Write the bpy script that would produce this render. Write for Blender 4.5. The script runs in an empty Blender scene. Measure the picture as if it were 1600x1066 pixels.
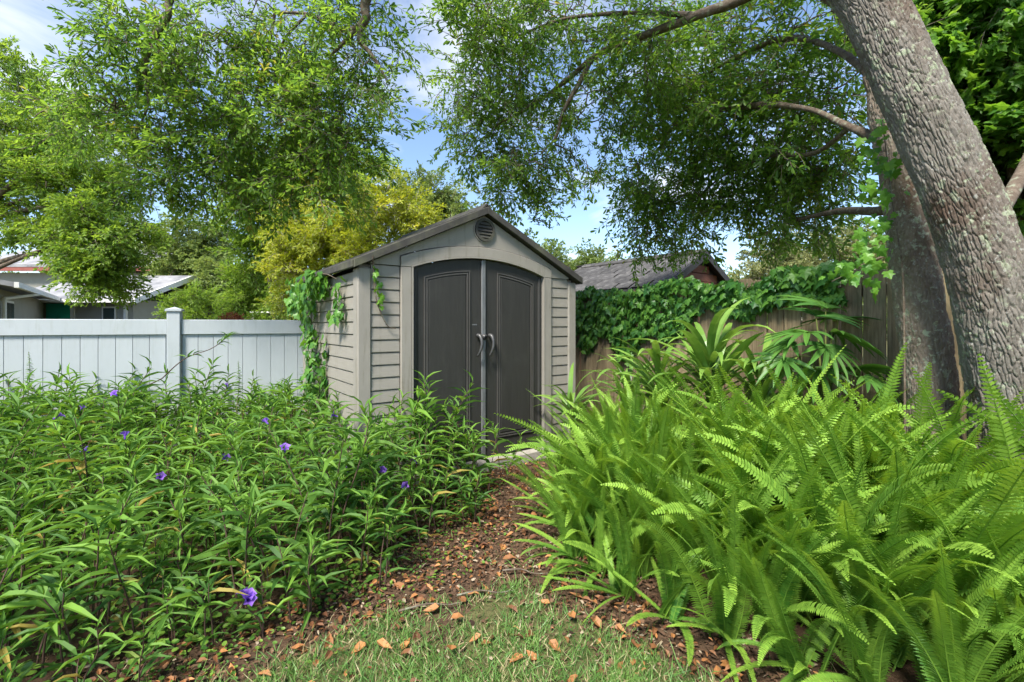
import bpy, math, random
import numpy as np
from mathutils import Vector, Matrix

# ------------------------------------------------------------------ camera, sky, sun, exposure
SC = bpy.context.scene
COL = SC.collection
FPX, HOR, CAMZ = 722.0, 508.0, 1.40          # focal length in photo pixels, horizon row, eye height

cam_d = bpy.data.cameras.new("camera")
cam = bpy.data.objects.new("camera", cam_d)
COL.objects.link(cam)
cam.location = (0, 0, CAMZ)
cam.rotation_euler = (math.radians(90), 0, 0)
cam_d.sensor_width = 36.0
cam_d.lens = FPX / 1600 * 36.0
cam_d.shift_y = -(533 - HOR) / 1600
cam_d.clip_start = 0.05
cam_d.clip_end = 3000
SC.camera = cam

SUN_EL, SUN_AZ = math.radians(53), math.radians(-157)    # azimuth from +Y towards +X
sun_vec = Vector((math.sin(SUN_AZ) * math.cos(SUN_EL), math.cos(SUN_AZ) * math.cos(SUN_EL), math.sin(SUN_EL)))
W = bpy.data.worlds.new("World")
SC.world = W
W.use_nodes = True
nt = W.node_tree
nt.nodes.clear()
n_out = nt.nodes.new("ShaderNodeOutputWorld")
n_bg = nt.nodes.new("ShaderNodeBackground")
n_bg.inputs[1].default_value = 0.095
n_sky = nt.nodes.new("ShaderNodeTexSky")
n_sky.sky_type = 'NISHITA'
n_sky.sun_disc = False
n_sky.sun_elevation = SUN_EL
n_sky.sun_rotation = SUN_AZ
n_sky.air_density = 1.0
n_sky.dust_density = 0.25
n_sky.ozone_density = 3.0
n_tc = nt.nodes.new("ShaderNodeTexCoord")
n_sep = nt.nodes.new("ShaderNodeSeparateXYZ")
nt.links.new(n_tc.outputs["Generated"], n_sep.inputs[0])
n_add = nt.nodes.new("ShaderNodeMath"); n_add.operation = 'ADD'; n_add.inputs[1].default_value = 0.22
nt.links.new(n_sep.outputs[2], n_add.inputs[0])
n_mx = nt.nodes.new("ShaderNodeMath"); n_mx.operation = 'MAXIMUM'; n_mx.inputs[1].default_value = 0.1
nt.links.new(n_add.outputs[0], n_mx.inputs[0])
n_dv = nt.nodes.new("ShaderNodeVectorMath"); n_dv.operation = 'DIVIDE'
n_cmb = nt.nodes.new("ShaderNodeCombineXYZ")
for i in range(3):
    nt.links.new(n_mx.outputs[0], n_cmb.inputs[i])
nt.links.new(n_tc.outputs["Generated"], n_dv.inputs[0])
nt.links.new(n_cmb.outputs[0], n_dv.inputs[1])
n_no = nt.nodes.new("ShaderNodeTexNoise")
n_no.inputs["Scale"].default_value = 1.5
n_no.inputs["Detail"].default_value = 9
n_no.inputs["Roughness"].default_value = 0.56
n_no.inputs["Distortion"].default_value = 0.5
n_map = nt.nodes.new("ShaderNodeMapping")
n_map.inputs["Location"].default_value = (3.3, 1.2, 0)
nt.links.new(n_dv.outputs[0], n_map.inputs[0])
nt.links.new(n_map.outputs[0], n_no.inputs["Vector"])
n_rmp = nt.nodes.new("ShaderNodeValToRGB")
n_rmp.color_ramp.elements[0].position = 0.50
n_rmp.color_ramp.elements[0].color = (0.03, 0.03, 0.03, 1)
n_rmp.color_ramp.elements[1].position = 0.74
nt.links.new(n_no.outputs["Fac"], n_rmp.inputs[0])
n_mix = nt.nodes.new("ShaderNodeMixRGB")
n_mix.inputs[2].default_value = (4.6, 4.8, 5.1, 1)
nt.links.new(n_rmp.outputs[0], n_mix.inputs[0])
nt.links.new(n_sky.outputs[0], n_mix.inputs[1])
nt.links.new(n_mix.outputs[0], n_bg.inputs[0])
nt.links.new(n_bg.outputs[0], n_out.inputs[0])

sun_d = bpy.data.lights.new("sun", 'SUN')
sun_d.energy = 3.6
sun_d.angle = math.radians(15)
sun_d.color = (1.0, 0.95, 0.86)
sun_o = bpy.data.objects.new("sun", sun_d)
COL.objects.link(sun_o)
sun_o.rotation_euler = (-sun_vec).to_track_quat('-Z', 'Y').to_euler()
sun_o.location = (0, 0, 20)

SC.view_settings.view_transform = 'Standard'
SC.view_settings.look = 'None'
SC.view_settings.gamma = 1.0
SC.view_settings.exposure = 1.5
SC.view_settings.use_curve_mapping = False
SC.cycles.max_bounces = 6
SC.cycles.diffuse_bounces = 3
SC.cycles.transmission_bounces = 5
SC.cycles.glossy_bounces = 2
SC.cycles.caustics_reflective = False
SC.cycles.caustics_refractive = False
SC.cycles.use_adaptive_sampling = True
SC.cycles.adaptive_threshold = 0.03
SC.cycles.use_denoising = True

RNG = np.random.default_rng(11)
random.seed(11)


def P(px, py, Z):
    """a point of the place from its bearing in the photograph and its distance"""
    return np.array([(px - 800) / FPX * Z, Z, CAMZ - (py - HOR) / FPX * Z])


# ------------------------------------------------------------------ materials
def new_mat(name):
    m = bpy.data.materials.new(name)
    m.use_nodes = True
    t = m.node_tree
    b = t.nodes["Principled BSDF"]
    return m, t, b


def noise_mat(name, c1, c2, scale=8, rough=0.6, bump=0.1, stretch=(1, 1, 1), detail=6, spec=0.3, c3=None, s3=40, f3=(0.55, 0.65), metal=0.0, bscale=None, rnd=0.0, streak=None):
    m, t, b = new_mat(name)
    tc = t.nodes.new("ShaderNodeTexCoord")
    mp = t.nodes.new("ShaderNodeMapping")
    mp.inputs["Scale"].default_value = stretch
    t.links.new(tc.outputs["Object"], mp.inputs[0])
    no = t.nodes.new("ShaderNodeTexNoise")
    no.inputs["Scale"].default_value = scale
    no.inputs["Detail"].default_value = detail
    no.inputs["Roughness"].default_value = 0.65
    t.links.new(mp.outputs[0], no.inputs["Vector"])
    if rnd:
        oi0 = t.nodes.new("ShaderNodeObjectInfo")
        va = t.nodes.new("ShaderNodeVectorMath"); va.operation = 'ADD'
        sc_ = t.nodes.new("ShaderNodeMath"); sc_.operation = 'MULTIPLY'; sc_.inputs[1].default_value = 57.0
        t.links.new(oi0.outputs["Random"], sc_.inputs[0])
        t.links.new(mp.outputs[0], va.inputs[0])
        t.links.new(sc_.outputs[0], va.inputs[1])
        t.links.new(va.outputs[0], no.inputs["Vector"])
    rp = t.nodes.new("ShaderNodeValToRGB")
    rp.color_ramp.elements[0].position = 0.3
    rp.color_ramp.elements[1].position = 0.7
    rp.color_ramp.elements[0].color = (*c1, 1)
    rp.color_ramp.elements[1].color = (*c2, 1)
    t.links.new(no.outputs["Fac"], rp.inputs[0])
    col = rp.outputs[0]
    if c3 is not None:
        n3 = t.nodes.new("ShaderNodeTexNoise")
        n3.inputs["Scale"].default_value = s3
        n3.inputs["Detail"].default_value = 5
        n3.inputs["Roughness"].default_value = 0.6
        t.links.new(tc.outputs["Object"], n3.inputs["Vector"])
        r3 = t.nodes.new("ShaderNodeValToRGB")
        r3.color_ramp.elements[0].position = f3[0]
        r3.color_ramp.elements[1].position = f3[1]
        t.links.new(n3.outputs["Fac"], r3.inputs[0])
        mx = t.nodes.new("ShaderNodeMixRGB")
        mx.inputs[2].default_value = (*c3, 1)
        t.links.new(r3.outputs[0], mx.inputs[0])
        t.links.new(col, mx.inputs[1])
        col = mx.outputs[0]
    if streak is not None:
        mps = t.nodes.new("ShaderNodeMapping"); mps.inputs["Scale"].default_value = (9, 9, 0.9)
        t.links.new(tc.outputs["Object"], mps.inputs[0])
        ns = t.nodes.new("ShaderNodeTexNoise"); ns.inputs["Scale"].default_value = 2.2; ns.inputs["Detail"].default_value = 7; ns.inputs["Roughness"].default_value = 0.7
        t.links.new(mps.outputs[0], ns.inputs["Vector"])
        rs_ = t.nodes.new("ShaderNodeValToRGB")
        rs_.color_ramp.elements[0].position = 0.54; rs_.color_ramp.elements[1].position = 0.76
        rs_.color_ramp.elements[1].color = (0.75, 0.75, 0.75, 1)
        t.links.new(ns.outputs["Fac"], rs_.inputs[0])
        ms = t.nodes.new("ShaderNodeMixRGB"); ms.inputs[2].default_value = (*streak, 1)
        t.links.new(rs_.outputs[0], ms.inputs[0]); t.links.new(col, ms.inputs[1])
        col = ms.outputs[0]
    if rnd:
        oi = t.nodes.new("ShaderNodeObjectInfo")
        mr = t.nodes.new("ShaderNodeMapRange")
        mr.inputs[3].default_value = 1 - rnd
        mr.inputs[4].default_value = 1 + rnd
        t.links.new(oi.outputs["Random"], mr.inputs[0])
        hs = t.nodes.new("ShaderNodeHueSaturation")
        t.links.new(mr.outputs[0], hs.inputs["Value"])
        t.links.new(col, hs.inputs["Color"])
        col = hs.outputs[0]
    t.links.new(col, b.inputs["Base Color"])
    b.inputs["Roughness"].default_value = rough
    b.inputs["Specular IOR Level"].default_value = spec
    b.inputs["Metallic"].default_value = metal
    if bump:
        bp = t.nodes.new("ShaderNodeBump")
        bp.inputs["Strength"].default_value = bump
        bp.inputs["Distance"].default_value = 0.01
        src = no.outputs["Fac"]
        if bscale:
            nb = t.nodes.new("ShaderNodeTexNoise")
            nb.inputs["Scale"].default_value = bscale
            nb.inputs["Detail"].default_value = 6
            t.links.new(mp.outputs[0], nb.inputs["Vector"])
            src = nb.outputs["Fac"]
        t.links.new(src, bp.inputs["Height"])
        t.links.new(bp.outputs[0], b.inputs["Normal"])
    return m


def leaf_mat(name, c1, c2, c3=None, trans=0.35, rough=0.45, spec=0.35, obj_rand=0.15, tcol=None):
    """leaf colour runs c1 -> c2 with the per-leaf 'tint' (0..1), c3 above 0.93 (old yellowed leaves)"""
    m, t, b = new_mat(name)
    at = t.nodes.new("ShaderNodeAttribute")
    at.attribute_name = "tint"
    oi = t.nodes.new("ShaderNodeObjectInfo")
    mr = t.nodes.new("ShaderNodeMapRange")
    mr.inputs[3].default_value = -obj_rand
    mr.inputs[4].default_value = obj_rand
    t.links.new(oi.outputs["Random"], mr.inputs[0])
    ad = t.nodes.new("ShaderNodeMath"); ad.operation = 'ADD'
    t.links.new(at.outputs["Fac"], ad.inputs[0])
    t.links.new(mr.outputs[0], ad.inputs[1])
    rp = t.nodes.new("ShaderNodeValToRGB")
    e = rp.color_ramp.elements
    e[0].position = 0.05; e[0].color = (*c1, 1)
    e[1].position = 0.85; e[1].color = (*c2, 1)
    if c3 is not None:
        x = e.new(0.97); x.color = (*c3, 1)
        y = e.new(0.93); y.color = (*c2, 1)
    t.links.new(ad.outputs[0], rp.inputs[0])
    t.links.new(rp.outputs[0], b.inputs["Base Color"])
    b.inputs["Roughness"].default_value = rough
    b.inputs["Specular IOR Level"].default_value = spec
    tr = t.nodes.new("ShaderNodeBsdfTranslucent")
    hs = t.nodes.new("ShaderNodeHueSaturation")
    hs.inputs["Hue"].default_value = 0.48
    hs.inputs["Saturation"].default_value = 1.08
    hs.inputs["Value"].default_value = 1.7
    t.links.new(rp.outputs[0], hs.inputs["Color"])
    t.links.new(hs.outputs[0], tr.inputs[0])
    mx = t.nodes.new("ShaderNodeMixShader")
    mx.inputs[0].default_value = trans
    t.links.new(b.outputs[0], mx.inputs[1])
    t.links.new(tr.outputs[0], mx.inputs[2])
    t.links.new(mx.outputs[0], t.nodes["Material Output"].inputs[0])
    return m


M = {}
M['siding'] = noise_mat('siding_plastic', (0.232, 0.214, 0.184), (0.266, 0.246, 0.212), scale=5, rough=0.62, bump=0.25, stretch=(1.5, 1.5, 14), c3=(0.165, 0.148, 0.105), s3=3.3, f3=(0.60, 0.78), bscale=26, rnd=0.035, streak=(0.125, 0.105, 0.07))
M['shed_trim'] = noise_mat('shed_trim_plastic', (0.236, 0.218, 0.188), (0.268, 0.248, 0.215), scale=4, rough=0.6, bump=0.08, c3=(0.19, 0.172, 0.128), s3=5, f3=(0.62, 0.8), bscale=60, streak=(0.135, 0.117, 0.08))
M['door'] = noise_mat('door_plastic', (0.0255, 0.0245, 0.022), (0.033, 0.032, 0.029), scale=3, rough=0.55, bump=0.15, stretch=(10, 10, 1), bscale=30, spec=0.35, c3=(0.040, 0.039, 0.035), s3=2.5, f3=(0.58, 0.8), streak=(0.044, 0.041, 0.036))
M['door_trim'] = noise_mat('door_moulding_highlight', (0.055, 0.052, 0.048), (0.075, 0.071, 0.066), scale=6, rough=0.45, bump=0.05, spec=0.4)  # lighter than the doors: moulding highlights put into the colour
M['shed_roof'] = noise_mat('shed_roof_plastic', (0.036, 0.034, 0.031), (0.068, 0.064, 0.057), scale=7, rough=0.75, bump=0.3, c3=(0.09, 0.09, 0.06), s3=4, f3=(0.5, 0.7))
M['steel'] = noise_mat('galvanised_strip', (0.12, 0.125, 0.13), (0.21, 0.215, 0.22), scale=12, rough=0.5, bump=0.05, metal=0.35, stretch=(4, 4, .6))
M['handle'] = noise_mat('handle_black', (0.025, 0.025, 0.025), (0.06, 0.06, 0.06), scale=20, rough=0.4, bump=0.1, spec=0.5)
M['dark'] = noise_mat('recess_shade', (0.012, 0.012, 0.012), (0.02, 0.02, 0.02), bump=0)
M['concrete'] = noise_mat('concrete', (0.24, 0.22, 0.19), (0.36, 0.34, 0.30), scale=14, rough=0.9, bump=0.4)
M['vinyl'] = noise_mat('white_vinyl', (0.355, 0.385, 0.40), (0.39, 0.42, 0.435), scale=2.2, rough=0.42, bump=0.05, stretch=(2, 2, 0.6), c3=(0.33, 0.355, 0.355), s3=3, f3=(0.56, 0.8), spec=0.4, rnd=0.02, streak=(0.28, 0.305, 0.285))
M['wood'] = noise_mat('weathered_wood', (0.125, 0.095, 0.055), (0.30, 0.235, 0.145), scale=7, rough=0.85, bump=0.5, stretch=(9, 9, 0.6), c3=(0.10, 0.11, 0.06), s3=2.2, f3=(0.5, 0.75), rnd=0.22, spec=0.15)
M['brown_siding'] = noise_mat('brown_siding', (0.17, 0.070, 0.048), (0.22, 0.095, 0.065), scale=6, rough=0.8, bump=0.2, stretch=(1, 1, 6))
M['shingle'] = noise_mat('slate_shingle', (0.038, 0.036, 0.036), (0.085, 0.082, 0.082), scale=12, rough=0.9, bump=0.5, c3=(0.15, 0.145, 0.14), s3=5, f3=(0.5, 0.7), rnd=0.25)
M['dark_fascia'] = noise_mat('dark_fascia', (0.035, 0.035, 0.037), (0.06, 0.06, 0.062), scale=8, rough=0.7, bump=0.1)
M['house_wall'] = noise_mat('house_wall', (0.30, 0.29, 0.25), (0.35, 0.34, 0.30), scale=2, rough=0.8, bump=0.1)
M['house_trim'] = noise_mat('house_trim', (0.72, 0.70, 0.66), (0.8, 0.78, 0.74), scale=3, rough=0.6, bump=0)
M['house_roof'] = noise_mat('house_roof', (0.20, 0.20, 0.21), (0.34, 0.335, 0.34), scale=3, rough=0.9, bump=0.2, c3=(0.15, 0.15, 0.165), s3=1.5, f3=(0.48, 0.62))
M['teal'] = noise_mat('teal_paint', (0.02, 0.40, 0.29), (0.03, 0.45, 0.33), scale=3, rough=0.5, bump=0)
M['red_wall'] = noise_mat('red_brown_wall', (0.22, 0.07, 0.055), (0.28, 0.10, 0.08), scale=3, rough=0.8, bump=0.1)
mg, tg, bg_ = new_mat('window_glass')
bg_.inputs["Base Color"].default_value = (0.04, 0.06, 0.06, 1); bg_.inputs["Roughness"].default_value = 0.08
M['glass'] = mg


def bark_mat(name, c1, c2, lichen, lich_pos=(0.55, 0.62), ls=26, warm=(0.17, 0.085, 0.045)):
    m, t, b = new_mat(name)
    tc = t.nodes.new("ShaderNodeTexCoord")
    def noise(scale, det=6, rough=0.6, st=(1, 1, 1)):
        mp = t.nodes.new("ShaderNodeMapping"); mp.inputs["Scale"].default_value = st
        t.links.new(tc.outputs["Object"], mp.inputs[0])
        n = t.nodes.new("ShaderNodeTexNoise")
        n.inputs["Scale"].default_value = scale; n.inputs["Detail"].default_value = det; n.inputs["Roughness"].default_value = rough
        t.links.new(mp.outputs[0], n.inputs["Vector"])
        return n
    def ramp(src, a, b2, ca, cb):
        r = t.nodes.new("ShaderNodeValToRGB")
        r.color_ramp.elements[0].position = a; r.color_ramp.elements[0].color = (*ca, 1)
        r.color_ramp.elements[1].position = b2; r.color_ramp.elements[1].color = (*cb, 1)
        t.links.new(src, r.inputs[0])
        return r.outputs[0]
    def mix(f, a, b2):
        x = t.nodes.new("ShaderNodeMixRGB")
        t.links.new(f, x.inputs[0]); t.links.new(a, x.inputs[1])
        if isinstance(b2, tuple):
            x.inputs[2].default_value = (*b2, 1)
        else:
            t.links.new(b2, x.inputs[2])
        return x.outputs[0]
    base = ramp(noise(11, 7, 0.7, (1, 1, 0.35)).outputs["Fac"], 0.3, 0.7, c1, c2)
    k0, k1 = (0, 0, 0), (1, 1, 1)
    wf = ramp(noise(2.1, 5, 0.6, (1, 1, .5)).outputs["Fac"], 0.50, 0.66, k0, (0.85,) * 3)
    base = mix(wf, base, warm)
    big = ramp(noise(1.7, 4, 0.5).outputs["Fac"], 0.36, 0.56, (0.1,) * 3, k1)
    sp = ramp(noise(ls, 5, 0.62).outputs["Fac"], lich_pos[0], lich_pos[1], k0, k1)
    mm = t.nodes.new("ShaderNodeMath"); mm.operation = 'MULTIPLY'
    t.links.new(big, mm.inputs[0]); t.links.new(sp, mm.inputs[1])
    base = mix(mm.outputs[0], base, lichen)
    sp2 = ramp(noise(ls * 1.7, 5, 0.6, (1, 1, .8)).outputs["Fac"], lich_pos[0] + 0.04, lich_pos[1] + 0.05, k0, (0.8,) * 3)
    base = mix(sp2, base, (0.30, 0.295, 0.265))
    t.links.new(base, b.inputs["Base Color"])
    b.inputs["Roughness"].default_value = 0.92
    b.inputs["Specular IOR Level"].default_value = 0.12
    bp = t.nodes.new("ShaderNodeBump"); bp.inputs["Strength"].default_value = 0.6; bp.inputs["Distance"].default_value = 0.008
    t.links.new(noise(60, 6, 0.7).outputs["Fac"], bp.inputs["Height"])
    t.links.new(bp.outputs[0], b.inputs["Normal"])
    return m


M['bark'] = bark_mat('oak_bark', (0.105, 0.092, 0.078), (0.215, 0.196, 0.172), (0.27, 0.30, 0.21), warm=(0.078, 0.046, 0.030))
M['bark_mossy'] = bark_mat('mossy_oak_bark', (0.135, 0.108, 0.082), (0.26, 0.212, 0.168), (0.36, 0.39, 0.28), warm=(0.14, 0.075, 0.044))
M['branch'] = noise_mat('branch_bark', (0.075, 0.055, 0.04), (0.17, 0.135, 0.105), scale=24, rough=0.9, bump=0.8, stretch=(1, 1, 1), c3=(0.21, 0.22, 0.16), s3=20, spec=0.1)
M['pale_twig'] = noise_mat('pale_twig', (0.28, 0.24, 0.18), (0.40, 0.36, 0.29), scale=14, rough=0.9, bump=0.2)
M['purple_stem'] = noise_mat('purple_stem', (0.055, 0.03, 0.028), (0.10, 0.065, 0.04), scale=14, rough=0.6, bump=0.1)
M['green_stem'] = noise_mat('green_stem', (0.10, 0.14, 0.03), (0.16, 0.17, 0.05), scale=14, rough=0.6, bump=0.1)
M['oak'] = leaf_mat('oak_leaf', (0.065, 0.15, 0.028), (0.185, 0.315, 0.048), (0.26, 0.26, 0.05), trans=0.62, rough=0.42, obj_rand=0)
M['oak_right'] = leaf_mat('oak_leaf_deep', (0.062, 0.15, 0.028), (0.175, 0.31, 0.046), (0.26, 0.26, 0.05), trans=0.62, rough=0.4, obj_rand=0)
M['bright_tree'] = leaf_mat('bright_tree_leaf', (0.095, 0.185, 0.026), (0.235, 0.36, 0.055), trans=0.5, obj_rand=0)
M['far_tree'] = leaf_mat('far_tree_leaf', (0.10, 0.16, 0.04), (0.22, 0.29, 0.075), trans=0.35, obj_rand=0)
M['yellow_tree'] = leaf_mat('yellow_tree_leaf', (0.19, 0.26, 0.032), (0.42, 0.47, 0.055), (0.48, 0.47, 0.05), trans=0.4, obj_rand=0)
M['pale_tree'] = leaf_mat('pale_tree_leaf', (0.13, 0.17, 0.07), (0.26, 0.28, 0.11), trans=0.35, obj_rand=0)
M['maple'] = leaf_mat('broad_tree_leaf', (0.055, 0.15, 0.022), (0.15, 0.31, 0.04), trans=0.5, obj_rand=0)
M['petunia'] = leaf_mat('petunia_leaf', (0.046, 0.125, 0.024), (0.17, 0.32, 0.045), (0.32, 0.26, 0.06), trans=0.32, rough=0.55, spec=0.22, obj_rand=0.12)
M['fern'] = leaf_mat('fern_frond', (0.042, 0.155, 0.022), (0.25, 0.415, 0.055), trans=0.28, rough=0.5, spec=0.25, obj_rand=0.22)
M['fern_old'] = leaf_mat('old_fern_frond', (0.14, 0.10, 0.03), (0.26, 0.20, 0.06), trans=0.25, rough=0.6, obj_rand=0.2)
M['strap'] = leaf_mat('strap_leaf', (0.06, 0.16, 0.03), (0.20, 0.33, 0.06), trans=0.25, rough=0.35, spec=0.45, obj_rand=0.2)
M['palm'] = leaf_mat('palm_leaf', (0.03, 0.10, 0.022), (0.09, 0.21, 0.035), trans=0.25, rough=0.42, spec=0.3, obj_rand=0.15)
M['vine'] = leaf_mat('vine_leaf', (0.03, 0.115, 0.022), (0.12, 0.27, 0.035), trans=0.3, rough=0.42, spec=0.4, obj_rand=0.2)
M['young_vine'] = leaf_mat('young_vine_leaf', (0.055, 0.17, 0.022), (0.14, 0.30, 0.035), trans=0.40, rough=0.42, obj_rand=0.2)
M['cover'] = leaf_mat('ground_cover_leaf', (0.045, 0.13, 0.02), (0.16, 0.28, 0.04), trans=0.28, obj_rand=0)
M['grass'] = leaf_mat('grass_blade', (0.075, 0.18, 0.045), (0.20, 0.33, 0.085), (0.42, 0.36, 0.20), trans=0.3, obj_rand=0)
M['chip'] = leaf_mat('mulch_chip', (0.036, 0.023, 0.016), (0.165, 0.095, 0.057), (0.30, 0.24, 0.17), trans=0.0, rough=0.85, spec=0.1, obj_rand=0)
M['dead_leaf'] = leaf_mat('dead_leaf', (0.11, 0.045, 0.022), (0.44, 0.20, 0.07), trans=0.12, rough=0.6, obj_rand=0.3)
M['purple'] = leaf_mat('purple_petal', (0.16, 0.06, 0.42), (0.32, 0.16, 0.62), trans=0.35, rough=0.6, obj_rand=0.1)
M['red'] = leaf_mat('red_leaf', (0.16, 0.05, 0.03), (0.30, 0.12, 0.05), trans=0.3, obj_rand=0)

# ground: soil, mulch, with thin turf towards the camera
mgd, t, b = new_mat('ground_soil')
tc = t.nodes.new("ShaderNodeTexCoord")
def _n(scale, det=6, rough=0.6):
    n = t.nodes.new("ShaderNodeTexNoise"); n.inputs["Scale"].default_value = scale; n.inputs["Detail"].default_value = det; n.inputs["Roughness"].default_value = rough
    t.links.new(tc.outputs["Object"], n.inputs["Vector"]); return n
def _r(src, p0, p1, c0, c1):
    r = t.nodes.new("ShaderNodeValToRGB"); e = r.color_ramp.elements
    e[0].position = p0; e[0].color = (*c0, 1); e[1].position = p1; e[1].color = (*c1, 1)
    t.links.new(src, r.inputs[0]); return r.outputs[0]
soil = _r(_n(22, 8, 0.75).outputs["Fac"], 0.3, 0.72, (0.040, 0.026, 0.017), (0.135, 0.085, 0.053))
turf = _r(_n(30, 8, 0.75).outputs["Fac"], 0.3, 0.7, (0.05, 0.06, 0.022), (0.15, 0.135, 0.06))
at = t.nodes.new("ShaderNodeAttribute"); at.attribute_name = "turf"
ad = t.nodes.new("ShaderNodeMath"); ad.operation = 'ADD'
t.links.new(at.outputs["Fac"], ad.inputs[0])
sb = t.nodes.new("ShaderNodeMath"); sb.operation = 'SUBTRACT'; sb.inputs[1].default_value = 0.5
t.links.new(_n(9, 6, 0.7).outputs["Fac"], sb.inputs[0])
t.links.new(sb.outputs[0], ad.inputs[1])
fac = _r(ad.outputs[0], 0.42, 0.58, (0, 0, 0), (1, 1, 1))
mx = t.nodes.new("ShaderNodeMixRGB")
t.links.new(fac, mx.inputs[0]); t.links.new(soil, mx.inputs[1]); t.links.new(turf, mx.inputs[2])
t.links.new(mx.outputs[0], b.inputs["Base Color"])
b.inputs["Roughness"].default_value = 0.95; b.inputs["Specular IOR Level"].default_value = 0.1
bp = t.nodes.new("ShaderNodeBump"); bp.inputs["Strength"].default_value = 0.8; bp.inputs["Distance"].default_value = 0.02
t.links.new(_n(45, 8, 0.7).outputs["Fac"], bp.inputs["Height"]); t.links.new(bp.outputs[0], b.inputs["Normal"])
M['ground'] = mgd


# ------------------------------------------------------------------ mesh helpers
def link(name, data, parent=None, loc=None, rot=None, label=None, cat=None, group=None, kind=None):
    o = bpy.data.objects.new(name, data)
    COL.objects.link(o)
    if parent is not None:
        o.parent = parent
    if loc is not None:
        o.location = [float(v) for v in loc]
    if rot is not None:
        o.rotation_euler = rot
    if label: o["label"] = label
    if cat: o["category"] = cat
    if group: o["group"] = group
    if kind: o["kind"] = kind
    return o


def mesh_np(name, V, faces, mats, tint=None, smooth=False, midx=None, extra=None):
    """V (n,3); faces: list of int arrays, each (k,3) or (k,4)"""
    me = bpy.data.meshes.new(name)
    V = np.asarray(V, dtype=np.float32)
    faces = [np.asarray(f, dtype=np.int32) for f in faces if len(f)]
    nl = sum(f.size for f in faces)
    nf = sum(len(f) for f in faces)
    me.vertices.add(len(V)); me.vertices.foreach_set("co", V.ravel())
    me.loops.add(nl); me.polygons.add(nf)
    me.loops.foreach_set("vertex_index", np.concatenate([f.ravel() for f in faces]))
    tot = np.concatenate([np.full(len(f), f.shape[1], np.int32) for f in faces])
    st = np.concatenate([[0], np.cumsum(tot)[:-1]]).astype(np.int32)
    me.polygons.foreach_set("loop_start", st)
    me.polygons.foreach_set("loop_total", tot)
    if midx is not None:
        me.polygons.foreach_set("material_index", np.asarray(midx, np.int32))
    me.polygons.foreach_set("use_smooth", np.full(nf, bool(smooth)))
    for m in (mats if isinstance(mats, (list, tuple)) else [mats]):
        me.materials.append(m)
    if tint is not None:
        a = me.attributes.new("tint", 'FLOAT', 'POINT')
        a.data.foreach_set("value", np.asarray(tint, np.float32))
    for k, v in (extra or {}).items():
        a = me.attributes.new(k, 'FLOAT', 'POINT')
        a.data.foreach_set("value", np.asarray(v, np.float32))
    me.update(calc_edges=True)
    me.validate()
    return me


class MB:
    """collects boxes, prisms and tubes into one mesh"""
    def __init__(self):
        self.v, self.f = [], []

    def raw(self, verts, faces):
        o = len(self.v)
        self.v += [tuple(float(c) for c in p) for p in verts]
        self.f += [tuple(i + o for i in q) for q in faces]
        return self

    def box(self, x0, x1, y0, y1, z0, z1, bev=0.0):
        if bev <= 0:
            vs = [(x, y, z) for z in (z0, z1) for y in (y0, y1) for x in (x0, x1)]
            return self.raw(vs, [(0, 2, 3, 1), (4, 5, 7, 6), (0, 1, 5, 4), (2, 6, 7, 3), (0, 4, 6, 2), (1, 3, 7, 5)])
        # bevelled on the four edges along the longest axis of the front face: chamfered prism along z
        pts = [(x0 + bev, y0), (x1 - bev, y0), (x1, y0 + bev), (x1, y1 - bev), (x1 - bev, y1), (x0 + bev, y1), (x0, y1 - bev), (x0, y0 + bev)]
        return self.prism([(p[0], p[1]) for p in pts], z0, z1, 'z')

    def prism(self, pts, a, b, axis='y'):
        """polygon pts extruded from a to b; axis y: pts are (x,z); z: (x,y); x: (y,z)"""
        n = len(pts)
        mk = {'y': lambda p, d: (p[0], d, p[1]), 'z': lambda p, d: (p[0], p[1], d), 'x': lambda p, d: (d, p[0], p[1])}[axis]
        vs = [mk(p, a) for p in pts] + [mk(p, b) for p in pts]
        fs = [tuple(range(n)), tuple(range(2 * n - 1, n - 1, -1))]
        fs += [(i, i + n, (i + 1) % n + n, (i + 1) % n) for i in range(n)]
        return self.raw(vs, fs)

    def strip(self, inner, outer, y0, y1):
        """band between two polylines (x,z), from y0 (front) to y1"""
        n = len(inner)
        vs = [(p[0], y0, p[1]) for p in inner] + [(p[0], y0, p[1]) for p in outer] + [(p[0], y1, p[1]) for p in inner] + [(p[0], y1, p[1]) for p in outer]
        fs = []
        for i in range(n - 1):
            fs += [(i, i + 1, n + i + 1, n + i), (2 * n + i, 3 * n + i, 3 * n + i + 1, 2 * n + i + 1),
                   (i, 2 * n + i, 2 * n + i + 1, i + 1), (n + i, n + i + 1, 3 * n + i + 1, 3 * n + i)]
        fs += [(0, n, 3 * n, 2 * n), (n - 1, 3 * n - 1, 4 * n - 1, 2 * n - 1)]
        return self.raw(vs, fs)

    def tube(self, pts, rad, sides=8):
        V, F = tube_np(pts, rad, sides)
        return self.raw(V, F.tolist())

    def mesh(self, name, mat, smooth=False, bevel=0):
        me = bpy.data.meshes.new(name)
        me.from_pydata(self.v, [], self.f)
        me.materials.append(mat)
        import bmesh
        bm = bmesh.new(); bm.from_mesh(me)
        bmesh.ops.recalc_face_normals(bm, faces=bm.faces)
        if bevel:
            es = [e for e in bm.edges if len(e.link_faces) == 2 and e.calc_face_angle(0) > 0.6]
            bmesh.ops.bevel(bm, geom=es, offset=bevel, segments=1, affect='EDGES', clamp_overlap=True)
        bm.to_mesh(me); bm.free()
        if smooth:
            for p in me.polygons: p.use_smooth = True
        return me

    def obj(self, name, mat, parent=None, smooth=False, bevel=0, **kw):
        return link(name, self.mesh(name, mat, smooth, bevel), parent, **kw)


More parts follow.
